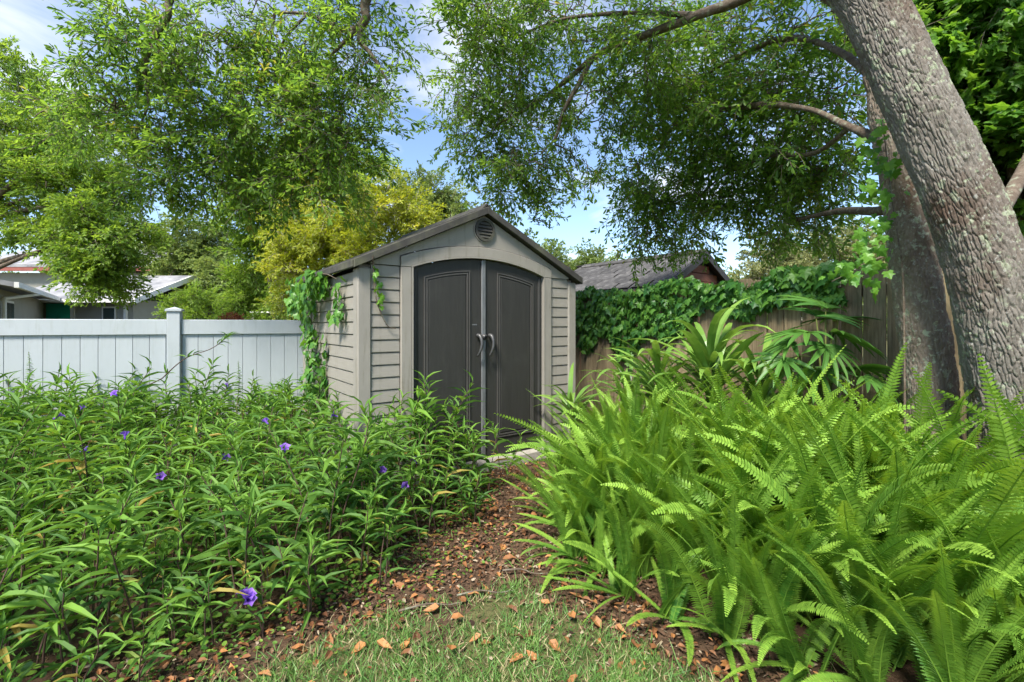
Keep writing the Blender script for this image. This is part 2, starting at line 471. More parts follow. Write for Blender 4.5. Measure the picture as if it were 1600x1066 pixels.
def empty(name, loc, rz=0, label=None, cat=None, group=None):
    o = link(name, None, None, loc, (0, 0, rz), label, cat, group)
    o.empty_display_size = 0.2
    return o


def frames(pts):
    pts = np.asarray(pts, float)
    T = np.gradient(pts, axis=0)
    T /= np.linalg.norm(T, axis=1)[:, None] + 1e-9
    ref = np.array([0, 0, 1.0]) if abs(T[0][2]) < 0.9 else np.array([1.0, 0, 0])
    N = np.zeros_like(pts)
    n = np.cross(T[0], ref); n /= np.linalg.norm(n)
    for i in range(len(pts)):
        n = n - T[i] * np.dot(n, T[i]); n /= np.linalg.norm(n) + 1e-9
        N[i] = n
    return T, N, np.cross(T, N)


def tube_np(pts, rad, sides=6):
    pts = np.asarray(pts, float); k = len(pts)
    rad = np.broadcast_to(np.asarray(rad, float), (k,))
    T, N, B = frames(pts)
    a = np.linspace(0, 2 * np.pi, sides, endpoint=False)
    V = pts[:, None, :] + rad[:, None, None] * (np.cos(a)[None, :, None] * N[:, None, :] + np.sin(a)[None, :, None] * B[:, None, :])
    i = np.arange(k - 1)[:, None]; j = np.arange(sides)[None, :]
    j2 = (j + 1) % sides
    F = np.stack([i * sides + j, i * sides + j2, (i + 1) * sides + j2, (i + 1) * sides + j], -1).reshape(-1, 4)
    return V.reshape(-1, 3), F


def smooth_path(ctrl, n):
    """Catmull-Rom through the control rows, any number of columns"""
    c = np.asarray(ctrl, float)
    c = np.vstack([2 * c[0] - c[1], c, 2 * c[-1] - c[-2]])
    m = len(c) - 3
    u = np.linspace(0, m - 1e-6, n)
    i = u.astype(int); f = (u - i)[:, None]
    p0, p1, p2, p3 = c[i], c[i + 1], c[i + 2], c[i + 3]
    return 0.5 * (2 * p1 + (p2 - p0) * f + (2 * p0 - 5 * p1 + 4 * p2 - p3) * f ** 2 + (3 * p1 - p0 - 3 * p2 + p3) * f ** 3)


def unit(v):
    v = np.asarray(v, float)
    return v / (np.linalg.norm(v, axis=-1, keepdims=True) + 1e-9)


class LB:
    """merges many small numpy meshes (tris) with tint and material index"""
    def __init__(self):
        self.V, self.F, self.T, self.M, self.n = [], [], [], [], 0

    def add(self, V, F, tint, mi=0):
        F = np.asarray(F)
        if F.shape[1] == 4:
            F = np.vstack([F[:, [0, 1, 2]], F[:, [0, 2, 3]]])
        self.V.append(V); self.F.append(F + self.n)
        self.T.append(np.broadcast_to(np.asarray(tint, float), (len(V),)))
        self.M.append(np.broadcast_to(np.asarray(mi), (len(F),)))
        self.n += len(V)

    def arrays(self):
        return np.vstack(self.V), np.vstack(self.F), np.concatenate(self.T), np.concatenate(self.M)

    def mesh(self, name, mats, smooth=False):
        V, F, T, Mi = self.arrays()
        return mesh_np(name, V, [F], mats, T, smooth, Mi)


def leaf_shape(kind):
    """unit leaf along +x, normal +z, length 1, width 1 (scaled later in y)"""
    if kind == 'oak':        # obovate, folded
        V = [(0, 0, 0), (.45, .36, .06), (.8, .42, .03), (1, 0, -.06), (.8, -.42, .03), (.45, -.36, .06), (.55, 0, -.02)]
        F = [(0, 6, 1), (1, 6, 2), (2, 6, 3), (3, 6, 4), (4, 6, 5), (5, 6, 0)]
    elif kind == 'diamond':
        V = [(0, 0, 0), (.5, .5, .08), (1, 0, -.08), (.5, -.5, .08)]
        F = [(0, 2, 1), (0, 3, 2)]
    elif kind == 'lance':    # long pointed leaf, arching
        V = [(0, 0, 0), (.28, .42, .10), (.28, 0, .03), (.28, -.42, .10), (.62, .36, .06), (.62, 0, 0), (.62, -.36, .06), (1, 0, -.14)]
        F = [(0, 2, 1), (0, 3, 2), (1, 2, 5), (1, 5, 4), (2, 3, 6), (2, 6, 5), (4, 5, 7), (5, 6, 7)]
    elif kind == 'round':
        a = np.linspace(0, 2 * np.pi, 9)[:-1]
        V = [(.5, 0, -.03)] + [(.5 - .5 * math.cos(x), .5 * math.sin(x), .05 * abs(math.sin(x))) for x in a]
        F = [(0, 1 + (i + 1) % 8, 1 + i) for i in range(8)]
    elif kind == 'vine':     # three- to five-lobed leaf with a pointed tip
        o = [(0, 0), (-.12, .28), (.10, .50), (.26, .33), (.52, .52), (.58, .25), (1.0, 0)]
        pts = o + [(x, -y) for x, y in o[-2:0:-1]]
        V = [(.30, 0, .06)] + [(x, y, -.12 * abs(y) - .10 * max(x - .5, 0)) for x, y in pts]
        n = len(pts)
        F = [(0, 1 + (i + 1) % n, 1 + i) for i in range(n)]
    V = np.array(V, float)
    return V, np.array(F, int)


def basis(x, up):
    """rotation matrices with column x, and z near up; rows vectorised (n,3)"""
    x = unit(x)
    z = up - x * np.sum(up * x, -1, keepdims=True)
    bad = np.linalg.norm(z, axis=-1) < 1e-3
    if np.any(bad):
        z[bad] = np.cross(x[bad], np.array([1.0, 0.01, 0]))
    z = unit(z)
    y = np.cross(z, x)
    return np.stack([x, y, z], -1)       # (n,3,3) columns


def scatter(lb, shape, pos, x, up, length, width, tint, mi=0):
    """place one leaf shape at many spots"""
    V, F = shape
    pos = np.atleast_2d(pos); n = len(pos)
    R = basis(np.atleast_2d(x).astype(float), np.atleast_2d(up).astype(float))
    length = np.broadcast_to(length, (n,)); width = np.broadcast_to(width, (n,))
    S = np.stack([length, width, length], -1)
    L = V[None] * S[:, None, :]
    Wd = np.einsum('nij,nkj->nki', R, L) + pos[:, None, :]
    FF = F[None] + (np.arange(n) * len(V))[:, None, None]
    lb.add(Wd.reshape(-1, 3), FF.reshape(-1, 3), np.repeat(np.broadcast_to(tint, (n,)), len(V)), mi)


def spray_template(seed, L=0.45, leaf=0.06, wid=0.024, n_side=6, shape='oak', per=5, spread=0.8):
    """a leafy twig along +x; returns V, F, tint, material index (0 leaf, 1 twig)"""
    r = np.random.default_rng(seed)
    lb = LB()
    sh = leaf_shape(shape)
    main = smooth_path([(0, 0, 0), (L * .35, r.normal(0, .02), .02), (L * .7, r.normal(0, .05), -.02), (L, r.normal(0, .07), -.08)], 7)
    V, F = tube_np(main, np.linspace(.004, .0015, 7), 3)
    lb.add(V, F, .5, 1)
    paths = [(main, 1.0)]
    for i in range(n_side):
        f = 0.2 + 0.75 * (i + r.uniform(-.3, .3)) / n_side
        p = main[min(6, max(0, int(f * 6)))]
        s = 1 if i % 2 else -1
        d = unit(np.array([.75, s * spread, r.normal(0, .35)]))
        l = L * r.uniform(.25, .5) * (1.15 - .5 * f)
        q = np.array([p, p + d * l * .5, p + d * l + np.array([.03, 0, -.03])])
        V, F = tube_np(q, [.0025, .002, .0012], 3)
        lb.add(V, F, .5, 1)
        paths.append((q, l))
    pos, xd, up = [], [], []
    for q, _ in paths:
        qq = smooth_path(q, 9)
        T = unit(np.gradient(qq, axis=0))
        m = per + (3 if q is main else 0)
        for j in range(m):
            k = int((0.25 + 0.75 * (j + r.uniform(0, 1)) / m) * 8)
            s = 1 if j % 2 else -1
            side = np.cross([0, 0, 1.0], T[k])
            d = T[k] * r.uniform(.4, 1.1) + side * s * r.uniform(.3, 1.0) + np.array([0, 0, r.normal(-.05, .4)])
            pos.append(qq[k]); xd.append(d); up.append([r.normal(0, .55), r.normal(0, .55), 1])
        for _k in range(3):
            pos.append(qq[-1]); xd.append(T[-1] + r.normal(0, .5, 3)); up.append([r.normal(0, .5), r.normal(0, .5), 1])
    n = len(pos)
    ln = leaf * r.uniform(.65, 1.2, n)
    scatter(lb, sh, np.array(pos), np.array(xd), np.array(up), ln, ln * wid / leaf, r.uniform(0.1, .85, n), 0)
    return lb.arrays()


def place_sprays(lb, temps, pos, d, up, scale, dt, rng):
    """copies of the twig templates at many places"""
    pos = np.asarray(pos); n = len(pos)
    which = rng.integers(0, len(temps), n)
    R = basis(np.asarray(d, float), np.asarray(up, float))
    for k, (V, F, T, Mi) in enumerate(temps):
        s = np.nonzero(which == k)[0]
        if not len(s):
            continue
        Wd = np.einsum('nij,kj->nki', R[s], V) * scale[s][:, None, None] + pos[s][:, None, :]
        FF = F[None] + (np.arange(len(s)) * len(V))[:, None, None]
        tt = np.clip(T[None] + dt[s][:, None], 0, 1)
        lb.add(Wd.reshape(-1, 3), FF.reshape(-1, 3), tt.ravel(), np.tile(Mi, len(s)))


TEMPS = {}
def temps(kind):
    if kind not in TEMPS:
        if kind == 'oak':
            TEMPS[kind] = [spray_template(i, .42, .062, .023, 6, 'oak', 5) for i in range(7)]
        elif kind == 'fine':
            TEMPS[kind] = [spray_template(20 + i, .50, .085, .036, 6, 'diamond', 5) for i in range(6)]
        elif kind == 'far':
            TEMPS[kind] = [spray_template(40 + i, .9, .15, .075, 6, 'diamond', 5, 1.0) for i in range(6)]
        elif kind == 'broad':
            TEMPS[kind] = [spray_template(60 + i, .55, .12, .085, 5, 'vine', 4) for i in range(6)]
    return TEMPS[kind]


def grow_crown(root, nodes, clusters, kind, mats, rng, scale=1.0, droop=.25, twig_r=.012, jit=.16, leaf_name='crown', dtint=0.12):
    """clusters: (centre, (rx,ry,rz), bough count, twigs per bough). Boughs grow from the nearest wood, leafy twigs from the boughs."""
    nodes = [np.asarray(p, float) for p in nodes]
    tips = []
    for c, rad, nb, per in clusters:
        c = np.asarray(c, float); rad = np.asarray(rad, float)
        u = unit(rng.normal(size=(nb, 3))) * (rng.uniform(0, 1, nb) ** (1 / 2.3))[:, None]
        for q in u:
            tips.append((c + q * rad, c, per))
    NA = np.array(nodes)
    order = np.argsort([np.min(np.sum((NA - t[0]) ** 2, 1)) for t in tips])
    wood, lv = LB(), LB()
    pos, dd, up, sc, dt = [], [], [], [], []
    buf = np.zeros((len(nodes) + 4 * len(tips) + 4, 3)); cnt = len(nodes); buf[:cnt] = NA
    for k in order:
        p, c, per = tips[k]
        A = buf[:cnt]
        dist = np.linalg.norm(A - p, axis=1)
        j = int(np.argmin(dist))
        a = A[j].copy(); l = dist[j]
        if l > 0.05:
            mid = (a + p) / 2 + rng.normal(0, .10, 3) * l + np.array([0, 0, .10 * l])
            q1 = a * .7 + mid * .3 + rng.normal(0, .05, 3) * l
            path = smooth_path([a, q1, mid, mid * .4 + p * .6 + rng.normal(0, .05, 3) * l, p], 9)
            r0 = twig_r * (0.5 + 0.8 * min(l, 1.5))
            V, F = tube_np(path, np.linspace(r0, .0035 * scale, 9), 5 if r0 > .012 else 4)
            wood.add(V, F, .5)
            for s in (3, 5, 7, 8):
                buf[cnt] = path[s]; cnt += 1
            base = path[4:]
        else:
            base = np.array([p, p])
        out = unit(p - c)
        for _i in range(per):
            b0 = base[rng.integers(0, len(base))]
            pos.append(b0 + rng.normal(0, jit * scale * .5, 3))
            v = unit(rng.normal(size=3)) + out * .55 + np.array([0, 0, -droop])
            dd.append(v); up.append(np.array([0, 0, 1.0]) + rng.normal(0, .35, 3))
            sc.append(scale * rng.uniform(.7, 1.2)); dt.append(rng.normal(0, dtint * .6))
        tv = rng.normal(0, dtint)
        for _i in range(per):
            dt[-1 - _i] += tv
    place_sprays(lv, temps(kind), np.array(pos), np.array(dd), np.array(up), np.array(sc), np.array(dt), rng)
    o = np.array(root.location)
    V, F, T, Mi = lv.arrays()
    link(leaf_name, mesh_np(leaf_name, V - o, [F], mats, T, False, Mi), root, kind='stuff')
    if wood.n:
        V, F, T, Mi = wood.arrays()
        link('branches', mesh_np('branches', V - o, [F], [mats[1]], T, True), root, kind='stuff')


def wood_part(name, ctrl, root, mat, n=24, sides=10, rough=.04, seed=0):
    """a limb from control rows (x,y,z,r); returns its centre line"""
    p = smooth_path(ctrl, n)
    r = np.random.default_rng(seed)
    V, F = tube_np(p[:, :3], p[:, 3], sides)
    V = V + r.normal(0, 1, V.shape) * np.repeat(p[:, 3], sides)[:, None] * rough
    o = np.array(root.location)
    link(name, mesh_np(name, V - o, [F], mat, None, True), root)
    return p[:, :3]


def voronoi2(u, v, per_u, seed, jit=.85):
    """F1,F2 distance on a jittered grid, wrapping in u every per_u cells"""
    r = np.random.default_rng(seed)
    tab = r.uniform(-.5, .5, (997, 2)) * jit
    iu, iv = np.floor(u).astype(int), np.floor(v).astype(int)
    f1 = np.full(u.shape, 9.0); f2 = np.full(u.shape, 9.0); cid = np.zeros(u.shape, int)
    for du in (-1, 0, 1):
        for dv in (-1, 0, 1):
            cu, cv = iu + du, iv + dv
            h = ((cu % per_u) * 73 + cv * 179 + seed * 31) % 997
            d = np.hypot(cu + .5 + tab[h, 0] - u, cv + .5 + tab[h, 1] - v)
            m = d < f1
            f2 = np.where(m, f1, np.minimum(f2, d))
            cid = np.where(m, h, cid)
            f1 = np.where(m, d, f1)
    return f1, f2, cid


def vnoise(x, y, seed=0, per=None):
    r = np.random.default_rng(seed); tab = r.uniform(-1, 1, 1009)
    ix, iy = np.floor(x).astype(int), np.floor(y).astype(int)
    fx, fy = x - ix, y - iy
    fx = fx * fx * (3 - 2 * fx); fy = fy * fy * (3 - 2 * fy)
    def g(a, b):
        if per: a = a % per
        return tab[(a * 127 + b * 311) % 1009]
    return (g(ix, iy) * (1 - fx) + g(ix + 1, iy) * fx) * (1 - fy) + (g(ix, iy + 1) * (1 - fx) + g(ix + 1, iy + 1) * fx) * fy


def bark_trunk(name, ctrl, root, mat, around, along, cellw, cellh, amp, seed, flare=None):
    p = smooth_path(ctrl, along)
    C, rad = p[:, :3], p[:, 3]
    T, N, B = frames(C)
    arc = np.concatenate([[0], np.cumsum(np.linalg.norm(np.diff(C, axis=0), axis=1))])
    a = np.linspace(0, 2 * np.pi, around, endpoint=False)
    Rm = rad.mean()
    per = max(6, 2 * int(round(np.pi * Rm / cellw)))
    U = np.broadcast_to(a / (2 * np.pi) * per, (along, around))
    Vv = np.broadcast_to((arc / cellh)[:, None], (along, around))
    w = vnoise(U * .5, Vv * .9, seed + 1, per // 2 if per % 2 == 0 else None) if per % 2 == 0 else vnoise(U, Vv * .9, seed + 1, per)
    Uw = U + .5 * w
    Vw = Vv + .45 * vnoise(U, Vv * 2, seed + 2, per)
    f1, f2, cid = voronoi2(Uw, Vw, per, seed)
    e = np.clip((f2 - f1) / .30, 0, 1)
    plate = e ** .6
    g1, g2, cid2 = voronoi2(Uw * 2, Vw * 2.2, per * 2, seed + 5)
    e2 = np.clip((g2 - g1) / .25, 0, 1)
    hgt = amp * (plate * (0.6 + .45 * ((cid % 17) / 16.0)) + .20 * e2 * plate + .12 * vnoise(U * 5, Vv * 14, seed + 9, per * 5) + .45 * vnoise(U * .5, Vv * .35, seed + 21, per // 2))
    lump = .05 * vnoise(U / per * 4, Vv * .18, seed + 12, 4) + .03 * vnoise(U / per * 8, Vv * .4, seed + 13, 8)
    R = rad[:, None] * (1 + lump)
    if flare is not None:
        R = R * flare(arc[:, None], a[None, :])
    R = R + hgt
    Vx = C[:, None, :] + R[..., None] * (np.cos(a)[None, :, None] * N[:, None, :] + np.sin(a)[None, :, None] * B[:, None, :])
    i = np.arange(along - 1)[:, None]; j = np.arange(around)[None, :]; j2 = (j + 1) % around
    F = np.stack([i * around + j, i * around + j2, (i + 1) * around + j2, (i + 1) * around + j], -1).reshape(-1, 4)
    o = np.array(root.location)
    link(name, mesh_np(name, Vx.reshape(-1, 3) - o, [F], mat, None, True), root)
    return C


# ------------------------------------------------------------------ plan of the place
SHED_TH = math.radians(36.5)
SHED_O = np.array([-0.266, 4.46, 0.0])
SHED_U = np.array([math.cos(SHED_TH), math.sin(SHED_TH)])
SHED_B = np.array([-math.sin(SHED_TH), math.cos(SHED_TH)])


def in_shed(x, y, m=0.0):
    d = np.array([x, y]) - SHED_O[:2]
    a, b2 = d @ SHED_U, d @ SHED_B
    return -1.22 - m < a < 1.22 + m and -m < b2 < 1.9 + m


WF0, WF_D = np.array([2.77, 3.45]), unit(np.array([-.5, 1.0]))         # wooden fence line
VF0, VF_D = np.array([-3.87, 5.30]), unit(np.array([2.56, 1.15]))      # vinyl fence line, through its post


def wf_side(x, y):   # negative on our side
    d = np.array([x, y]) - WF0
    return d @ np.array([WF_D[1], -WF_D[0]])


def vf_side(x, y):   # negative on our side
    d = np.array([x, y]) - VF0
    return d @ np.array([-VF_D[1], VF_D[0]])


BED_L = np.array([(.0, 4.15), (-.14, 3.75), (-.27, 3.2), (-.44, 2.75), (-.80, 2.33), (-1.16, 2.0), (-1.5, 1.6), (-1.75, .6)])   # right-hand edge of the petunia bed
BED_R = np.array([(.78, 4.85), (.55, 4.2), (.26, 3.5), (.20, 2.9), (.36, 2.4), (.62, 2.1), (.90, 1.85), (1.17, 1.65), (1.5, 1.35), (1.7, .5)])  # left-hand edge of the fern bed


def edge_x(edge, y):
    e = edge[np.argsort(edge[:, 1])]
    return np.interp(y, e[:, 1], e[:, 0])


def turf_amount(x, y):
    """1 on the thin lawn in the foreground, 0 on the mulch"""
    l, r = edge_x(BED_L, y) + .12, edge_x(BED_R, y) - .02
    t_ = np.clip((2.42 - y + .25 * vnoise(x * 3, y * 3, 5)) / .35, 0, 1)
    s = np.clip((x - l) / .25, 0, 1) * np.clip((r - x) / .22, 0, 1)
    return np.clip(t_ * s + np.where(y < 1.0, 1.0, 0), 0, 1)


def ground_z(x, y):
    return .018 * vnoise(x * 1.3, y * 1.3, 3) + .010 * vnoise(x * 5, y * 5, 4)


# ------------------------------------------------------------------ ground
gx = np.concatenate([np.linspace(-1500, -60, 8), np.linspace(-40, -6, 12), np.linspace(-5, 5, 200), np.linspace(6, 40, 12), np.linspace(60, 1500, 8)])
gy = np.concatenate([np.linspace(-400, -6, 6), np.linspace(-5, 7, 200), np.linspace(8, 40, 14), np.linspace(60, 2500, 10)])
GX, GY = np.meshgrid(gx, gy)
near = np.exp(-(np.maximum(0, np.hypot(GX, GY - 2) - 5)) / 2)
GZ = ground_z(GX, GY) * near
nx, ny = len(gx), len(gy)
i = np.arange(ny - 1)[:, None]; j = np.arange(nx - 1)[None, :]
GF = np.stack([i * nx + j, i * nx + j + 1, (i + 1) * nx + j + 1, (i + 1) * nx + j], -1).reshape(-1, 4)
tf = turf_amount(GX, GY)
tf = np.where(np.hypot(GX, GY) > 9, 1.0, tf)
link('ground', mesh_np('ground', np.stack([GX, GY, GZ], -1).reshape(-1, 3), [GF], M['ground'], None, True, extra={'turf': tf.ravel()}), kind='structure', label='brown mulch and thin turf ground between the planting beds')

# ------------------------------------------------------------------ garden shed
shed = empty('garden_shed', (SHED_O[0], SHED_O[1], 0.0), SHED_TH, 'taupe resin garden shed with charcoal double doors and round gable vent', 'shed')
ZB = 0.10
HW, SL = 1.22, 1.90           # half width, depth
RISE = 0.48                   # roof slope


def roof_under(x):
    return ZB + 1.76 + RISE * (HW - abs(x))


MB().box(-1.27, 1.27, -.07, SL + .05, -.03, ZB, 0).obj('plinth', M['concrete'], shed, bevel=.008)
# wall cores behind the boards
MB().box(-1.19, -.80, .045, .07, ZB, ZB + 1.80).obj('front_wall_core', M['shed_trim'], shed)
MB().box(.80, 1.19, .045, .07, ZB, ZB + 1.80).obj('front_wall_core', M['shed_trim'], shed)
for s in (-1, 1):
    xs = sorted((s * 1.165, s * 1.19))
    MB().box(xs[0], xs[1], .071, SL - .03, ZB, ZB + 1.75).obj('side_wall_core', M['shed_trim'], shed)
back = [(-1.2, ZB), (1.2, ZB), (1.2, ZB + 1.75), (0, ZB + 2.32), (-1.2, ZB + 1.75)]
MB().prism(back, SL - .03, SL, 'y').obj('back_wall', M['shed_trim'], shed)
PITCH = .1055


def clap(length):
    """one clapboard along +x, its lower edge proud, a rounded lip under it"""
    prof = [(.034, .002), (.006, .002), (.0, .008), (.0, .014), (.007, .1005), (.014, .1042), (.034, .1042)]
    return MB().prism([(p[0], p[1]) for p in prof], 0, length, 'x').mesh('siding_board', M['siding'])


board_f = clap(.245)
board_s = clap(SL - .22)
for k in range(17):
    z = ZB + .012 + k * PITCH
    link('siding_board', board_f, shed, (-1.105, .010, z))
    link('siding_board', board_f, shed, (.860, .010, z))
for k in range(16):
    z = ZB + .012 + k * PITCH + .045
    link('siding_board', board_s, shed, (-1.212, SL - .105, z), (0, 0, -math.pi / 2))
    link('siding_board', board_s, shed, (1.212, .115, z), (0, 0, math.pi / 2))
for s in (-1, 1):      # corner posts: L-shaped trim
    x0, x1 = sorted((s * 1.108, s * 1.225))
    MB().box(x0, x1, -.004, .11, ZB - .005, roof_under(1.225) + .015, 0).obj('corner_trim', M['shed_trim'], shed, bevel=.012)
    MB().box(x0, x1, SL - .10, SL + .006, ZB - .005, roof_under(1.225) + .005, 0).obj('corner_trim', M['shed_trim'], shed, bevel=.012)


def arc(hw, z_side, z_mid, n=25, x0=None, x1=None):
    h = z_mid - z_side
    R = (hw * hw + h * h) / (2 * h)
    xs = np.linspace(-hw if x0 is None else x0, hw if x1 is None else x1, n)
    return [(float(x), float(z_mid - R + math.sqrt(R * R - x * x))) for x in xs]


A_IN = arc(.755, ZB + 1.815, ZB + 1.95)
A_OUT = arc(.855, ZB + 1.89, ZB + 2.045)
A_MID = arc(.840, ZB + 1.878, ZB + 2.031)
# door frame: jambs and arched head
for s in (-1, 1):
    x0, x1 = sorted((s * .757, s * .853))
    MB().box(x0, x1, -.012, .07, ZB - .002, ZB + 1.80).obj('door_jamb', M['shed_trim'], shed, bevel=.006)
    x0, x1 = sorted((s * .742, s * .7565))
    MB().box(x0, x1, -.016, .06, ZB, ZB + 1.815).obj('jamb_bead', M['shed_trim'], shed)
hd = MB().strip([(-.755, ZB + 1.802)] + A_IN + [(.755, ZB + 1.802)], [(-.853, ZB + 1.802)] + [(x * .853 / .855, z) for x, z in A_OUT] + [(.853, ZB + 1.802)], -.012, .07)
hd.obj('arched_head', M['shed_trim'], shed, bevel=.004)
MB().strip([(x, z - .014) for x, z in A_IN], [(x, z + .002) for x, z in A_IN], -.017, .06).obj('head_bead', M['shed_trim'], shed)
# gable panel above the arch
low = [(-1.115, ZB + 1.808), (-.862, ZB + 1.808)] + [(x * 1.008, z + .006) for x, z in A_OUT] + [(.862, ZB + 1.808), (1.115, ZB + 1.808)]
top = [(x, max(roof_under(x) + .01, z + .004)) for x, z in low]
MB().strip(low, top, .003, .06).obj('gable_panel', M['shed_trim'], shed)
# vent
VC = (0.0, ZB + 2.215)
ring = [(VC[0] + .112 * math.cos(a), VC[1] + .112 * math.sin(a)) for a in np.linspace(0, 2 * np.pi, 41)]
ringi = [(VC[0] + .086 * math.cos(a), VC[1] + .086 * math.sin(a)) for a in np.linspace(0, 2 * np.pi, 41)]
rout = [(VC[0] + .124 * math.cos(a), VC[1] + .124 * math.sin(a)) for a in np.linspace(0, 2 * np.pi, 41)]
vent = MB().strip(ringi, ring, -.020, .004).obj('vent', M['shed_roof'], shed)
MB().strip([(VC[0] + .1125 * math.cos(a), VC[1] + .1125 * math.sin(a)) for a in np.linspace(0, 2 * np.pi, 41)], rout, -.006, .004).obj('vent_surround', M['shed_trim'], vent)
MB().prism(ringi[:-1], -.0005, .002, 'y').obj('vent_shade_disc', M['dark'], vent)  # near-black disc painted in for the shade behind the louvres
for k in range(5):
    z = VC[1] - .062 + k * .031
    w = math.sqrt(.085 ** 2 - (z - VC[1] + .005) ** 2)
    MB().prism([(-.016, z - .011), (-.013, z - .013), (-.002, z + .010), (-.006, z + .012)], -w, w, 'x').obj('louvre', M['shed_roof'], vent)

# double doors
def door_leaf(side):
    x0, x1 = (-.738, -.012) if side < 0 else (.012, .738)
    R_in = arc(.755, ZB + 1.793, ZB + 1.928)
    tops = [(x, np.interp(x, [p[0] for p in R_in], [p[1] for p in R_in])) for x in np.linspace(x0, x1, 12)]
    slab = MB().strip([(x, ZB + .015) for x, z in tops], tops, .028, .065).mesh('door', M['door'])
    d = link('door', slab, shed)
    d["label"] = 'charcoal left door leaf' if side < 0 else 'charcoal right door leaf'
    px0, px1 = (-.625, -.150) if side < 0 else (.165, .625)
    def ptop(x, off):
        return np.interp(x, [p[0] for p in R_in], [p[1] for p in R_in]) - .105 - off
    def outline(off):
        xs = np.linspace(px0 + off, px1 - off, 10)
        return [(px0 + off, ZB + .185 + off)] + [(x, ptop(x, off)) for x in xs] + [(px1 - off, ZB + .185 + off), (px0 + off, ZB + .185 + off)]
    MB().strip(outline(.010), outline(0), .016, .030).obj('moulding', M['door_trim'], d)
    MB().strip(outline(.034), outline(.022), .018, .030).obj('moulding', M['door_trim'], d)
    po = outline(.045)[:-1]
    MB().prism(po, .021, .030, 'y').obj('panel', M['door'], d, bevel=.004)
    # rounded hinge-side stile
    hx = x0 + .028 if side < 0 else x1 - .028
    ztop = np.interp(hx, [p[0] for p in tops], [p[1] for p in tops]) - .02
    MB().tube([(hx, .034, ZB + .02), (hx, .034, (ZB + ztop) / 2), (hx, .034, ztop)], .024, 10).obj('hinge_stile', M['door'], d, smooth=True)
    # handle: lever with a curved grip hanging from a boss
    cx, hz = (-.068 if side < 0 else .066), ZB + 1.165
    lean = .018 if side < 0 else .012
    pts = smooth_path([(cx, .020, hz + .035, .020), (cx + .012, -.008, hz + .028, .021), (cx + .014, -.034, hz - .010, .016), (cx + .010, -.044, hz - .06, .014), (cx - lean * .3, -.040, hz - .115, .013), (cx - lean, -.022, hz - .155, .012), (cx - lean * 1.1, -.016, hz - .163, .006)], 20)
    V, F = tube_np(pts[:, :3], pts[:, 3], 10)
    h = link('handle', mesh_np('handle', V, [F], M['handle'], None, True), d)
    return d


dl = door_leaf(-1)
dr = door_leaf(1)
MB().box(-.024, .022, .008, .027, ZB + .01, ZB + 1.925).obj('steel_astragal', M['steel'], dl, bevel=.005)
MB().tube([(-.001, .012, ZB + 1.185), (-.001, -.012, ZB + 1.185), (-.001, -.022, ZB + 1.183)], [.030, .028, .014], 14).obj('latch_boss', M['handle'], dl, smooth=True)
MB().box(-.120, -.070, .0255, .029, ZB + 1.298, ZB + 1.309).obj('maker_plate', M['steel'], dl)
MB().box(-.05, .05, .030, .06, ZB - .0, ZB + .014).obj('threshold_bolt', M['handle'], dr)
# roof: two skins with cross ribs, rake trim, ridge cap
for s in (-1, 1):
    o1, o2 = .055, .04
    def rz(x):
        return ZB + 1.79 + RISE * (HW - abs(x))
    xs = [s * (HW + o2), 0.0]
    pl = [(xs[0], rz(HW + o2)), (0.0, rz(0)), (0.0, rz(0) + .045), (xs[0], rz(HW + o2) + .045)]
    panel = MB().prism(pl, -o1 + .012, SL + o1, 'y').obj('roof_panel', M['shed_roof'], shed)
    nrow = 7
    for k in range(nrow):        # overlapping courses
        xa, xb = s * (HW + o2) * (1 - k / nrow), s * (HW + o2) * (1 - (k + 1) / nrow)
        za, zb = rz(xa) + .046, rz(xb) + .046
        for q in range(5):
            y0 = -o1 + .02 + q * (SL + 2 * o1 - .03) / 5; y1 = y0 + (SL + 2 * o1 - .03) / 5 - .006
            MB().prism([(xa, za + .001), (xb, zb + .001), (xb, zb + .006), (xa, za + .018)], y0, y1, 'y').obj('shingle', M['shed_roof'], panel)
    tr = [(s * (HW + o2 + .008), rz(HW + o2) - .014), (0.0, rz(0) - .014), (0.0, rz(0) + .055), (s * (HW + o2 + .008), rz(HW + o2) + .055)]
    MB().prism(tr, -o1 - .012, -o1 + .010, 'y').obj('rake_trim', M['shed_roof'], shed, bevel=.004)
    MB().prism([(p[0], p[1] + .004) for p in tr], SL + o1 + .001, SL + o1 + .02, 'y').obj('rake_trim', M['shed_roof'], shed)
    ex = s * (HW + o2)
    x0, x1 = sorted((ex, ex + s * .022))
    MB().box(x0, x1, -o1 + .011, SL + o1, rz(HW + o2) - .012, rz(HW + o2) + .052).obj('eave_trim', M['shed_roof'], shed, bevel=.006)
MB().prism([(-.10, ZB + 2.395 - .048), (0, ZB + 2.449), (.10, ZB + 2.395 - .048), (.10, ZB + 2.412 - .048), (0, ZB + 2.468), (-.10, ZB + 2.412 - .048)], -.05, SL + .05, 'y').obj('ridge_cap', M['shed_roof'], shed)

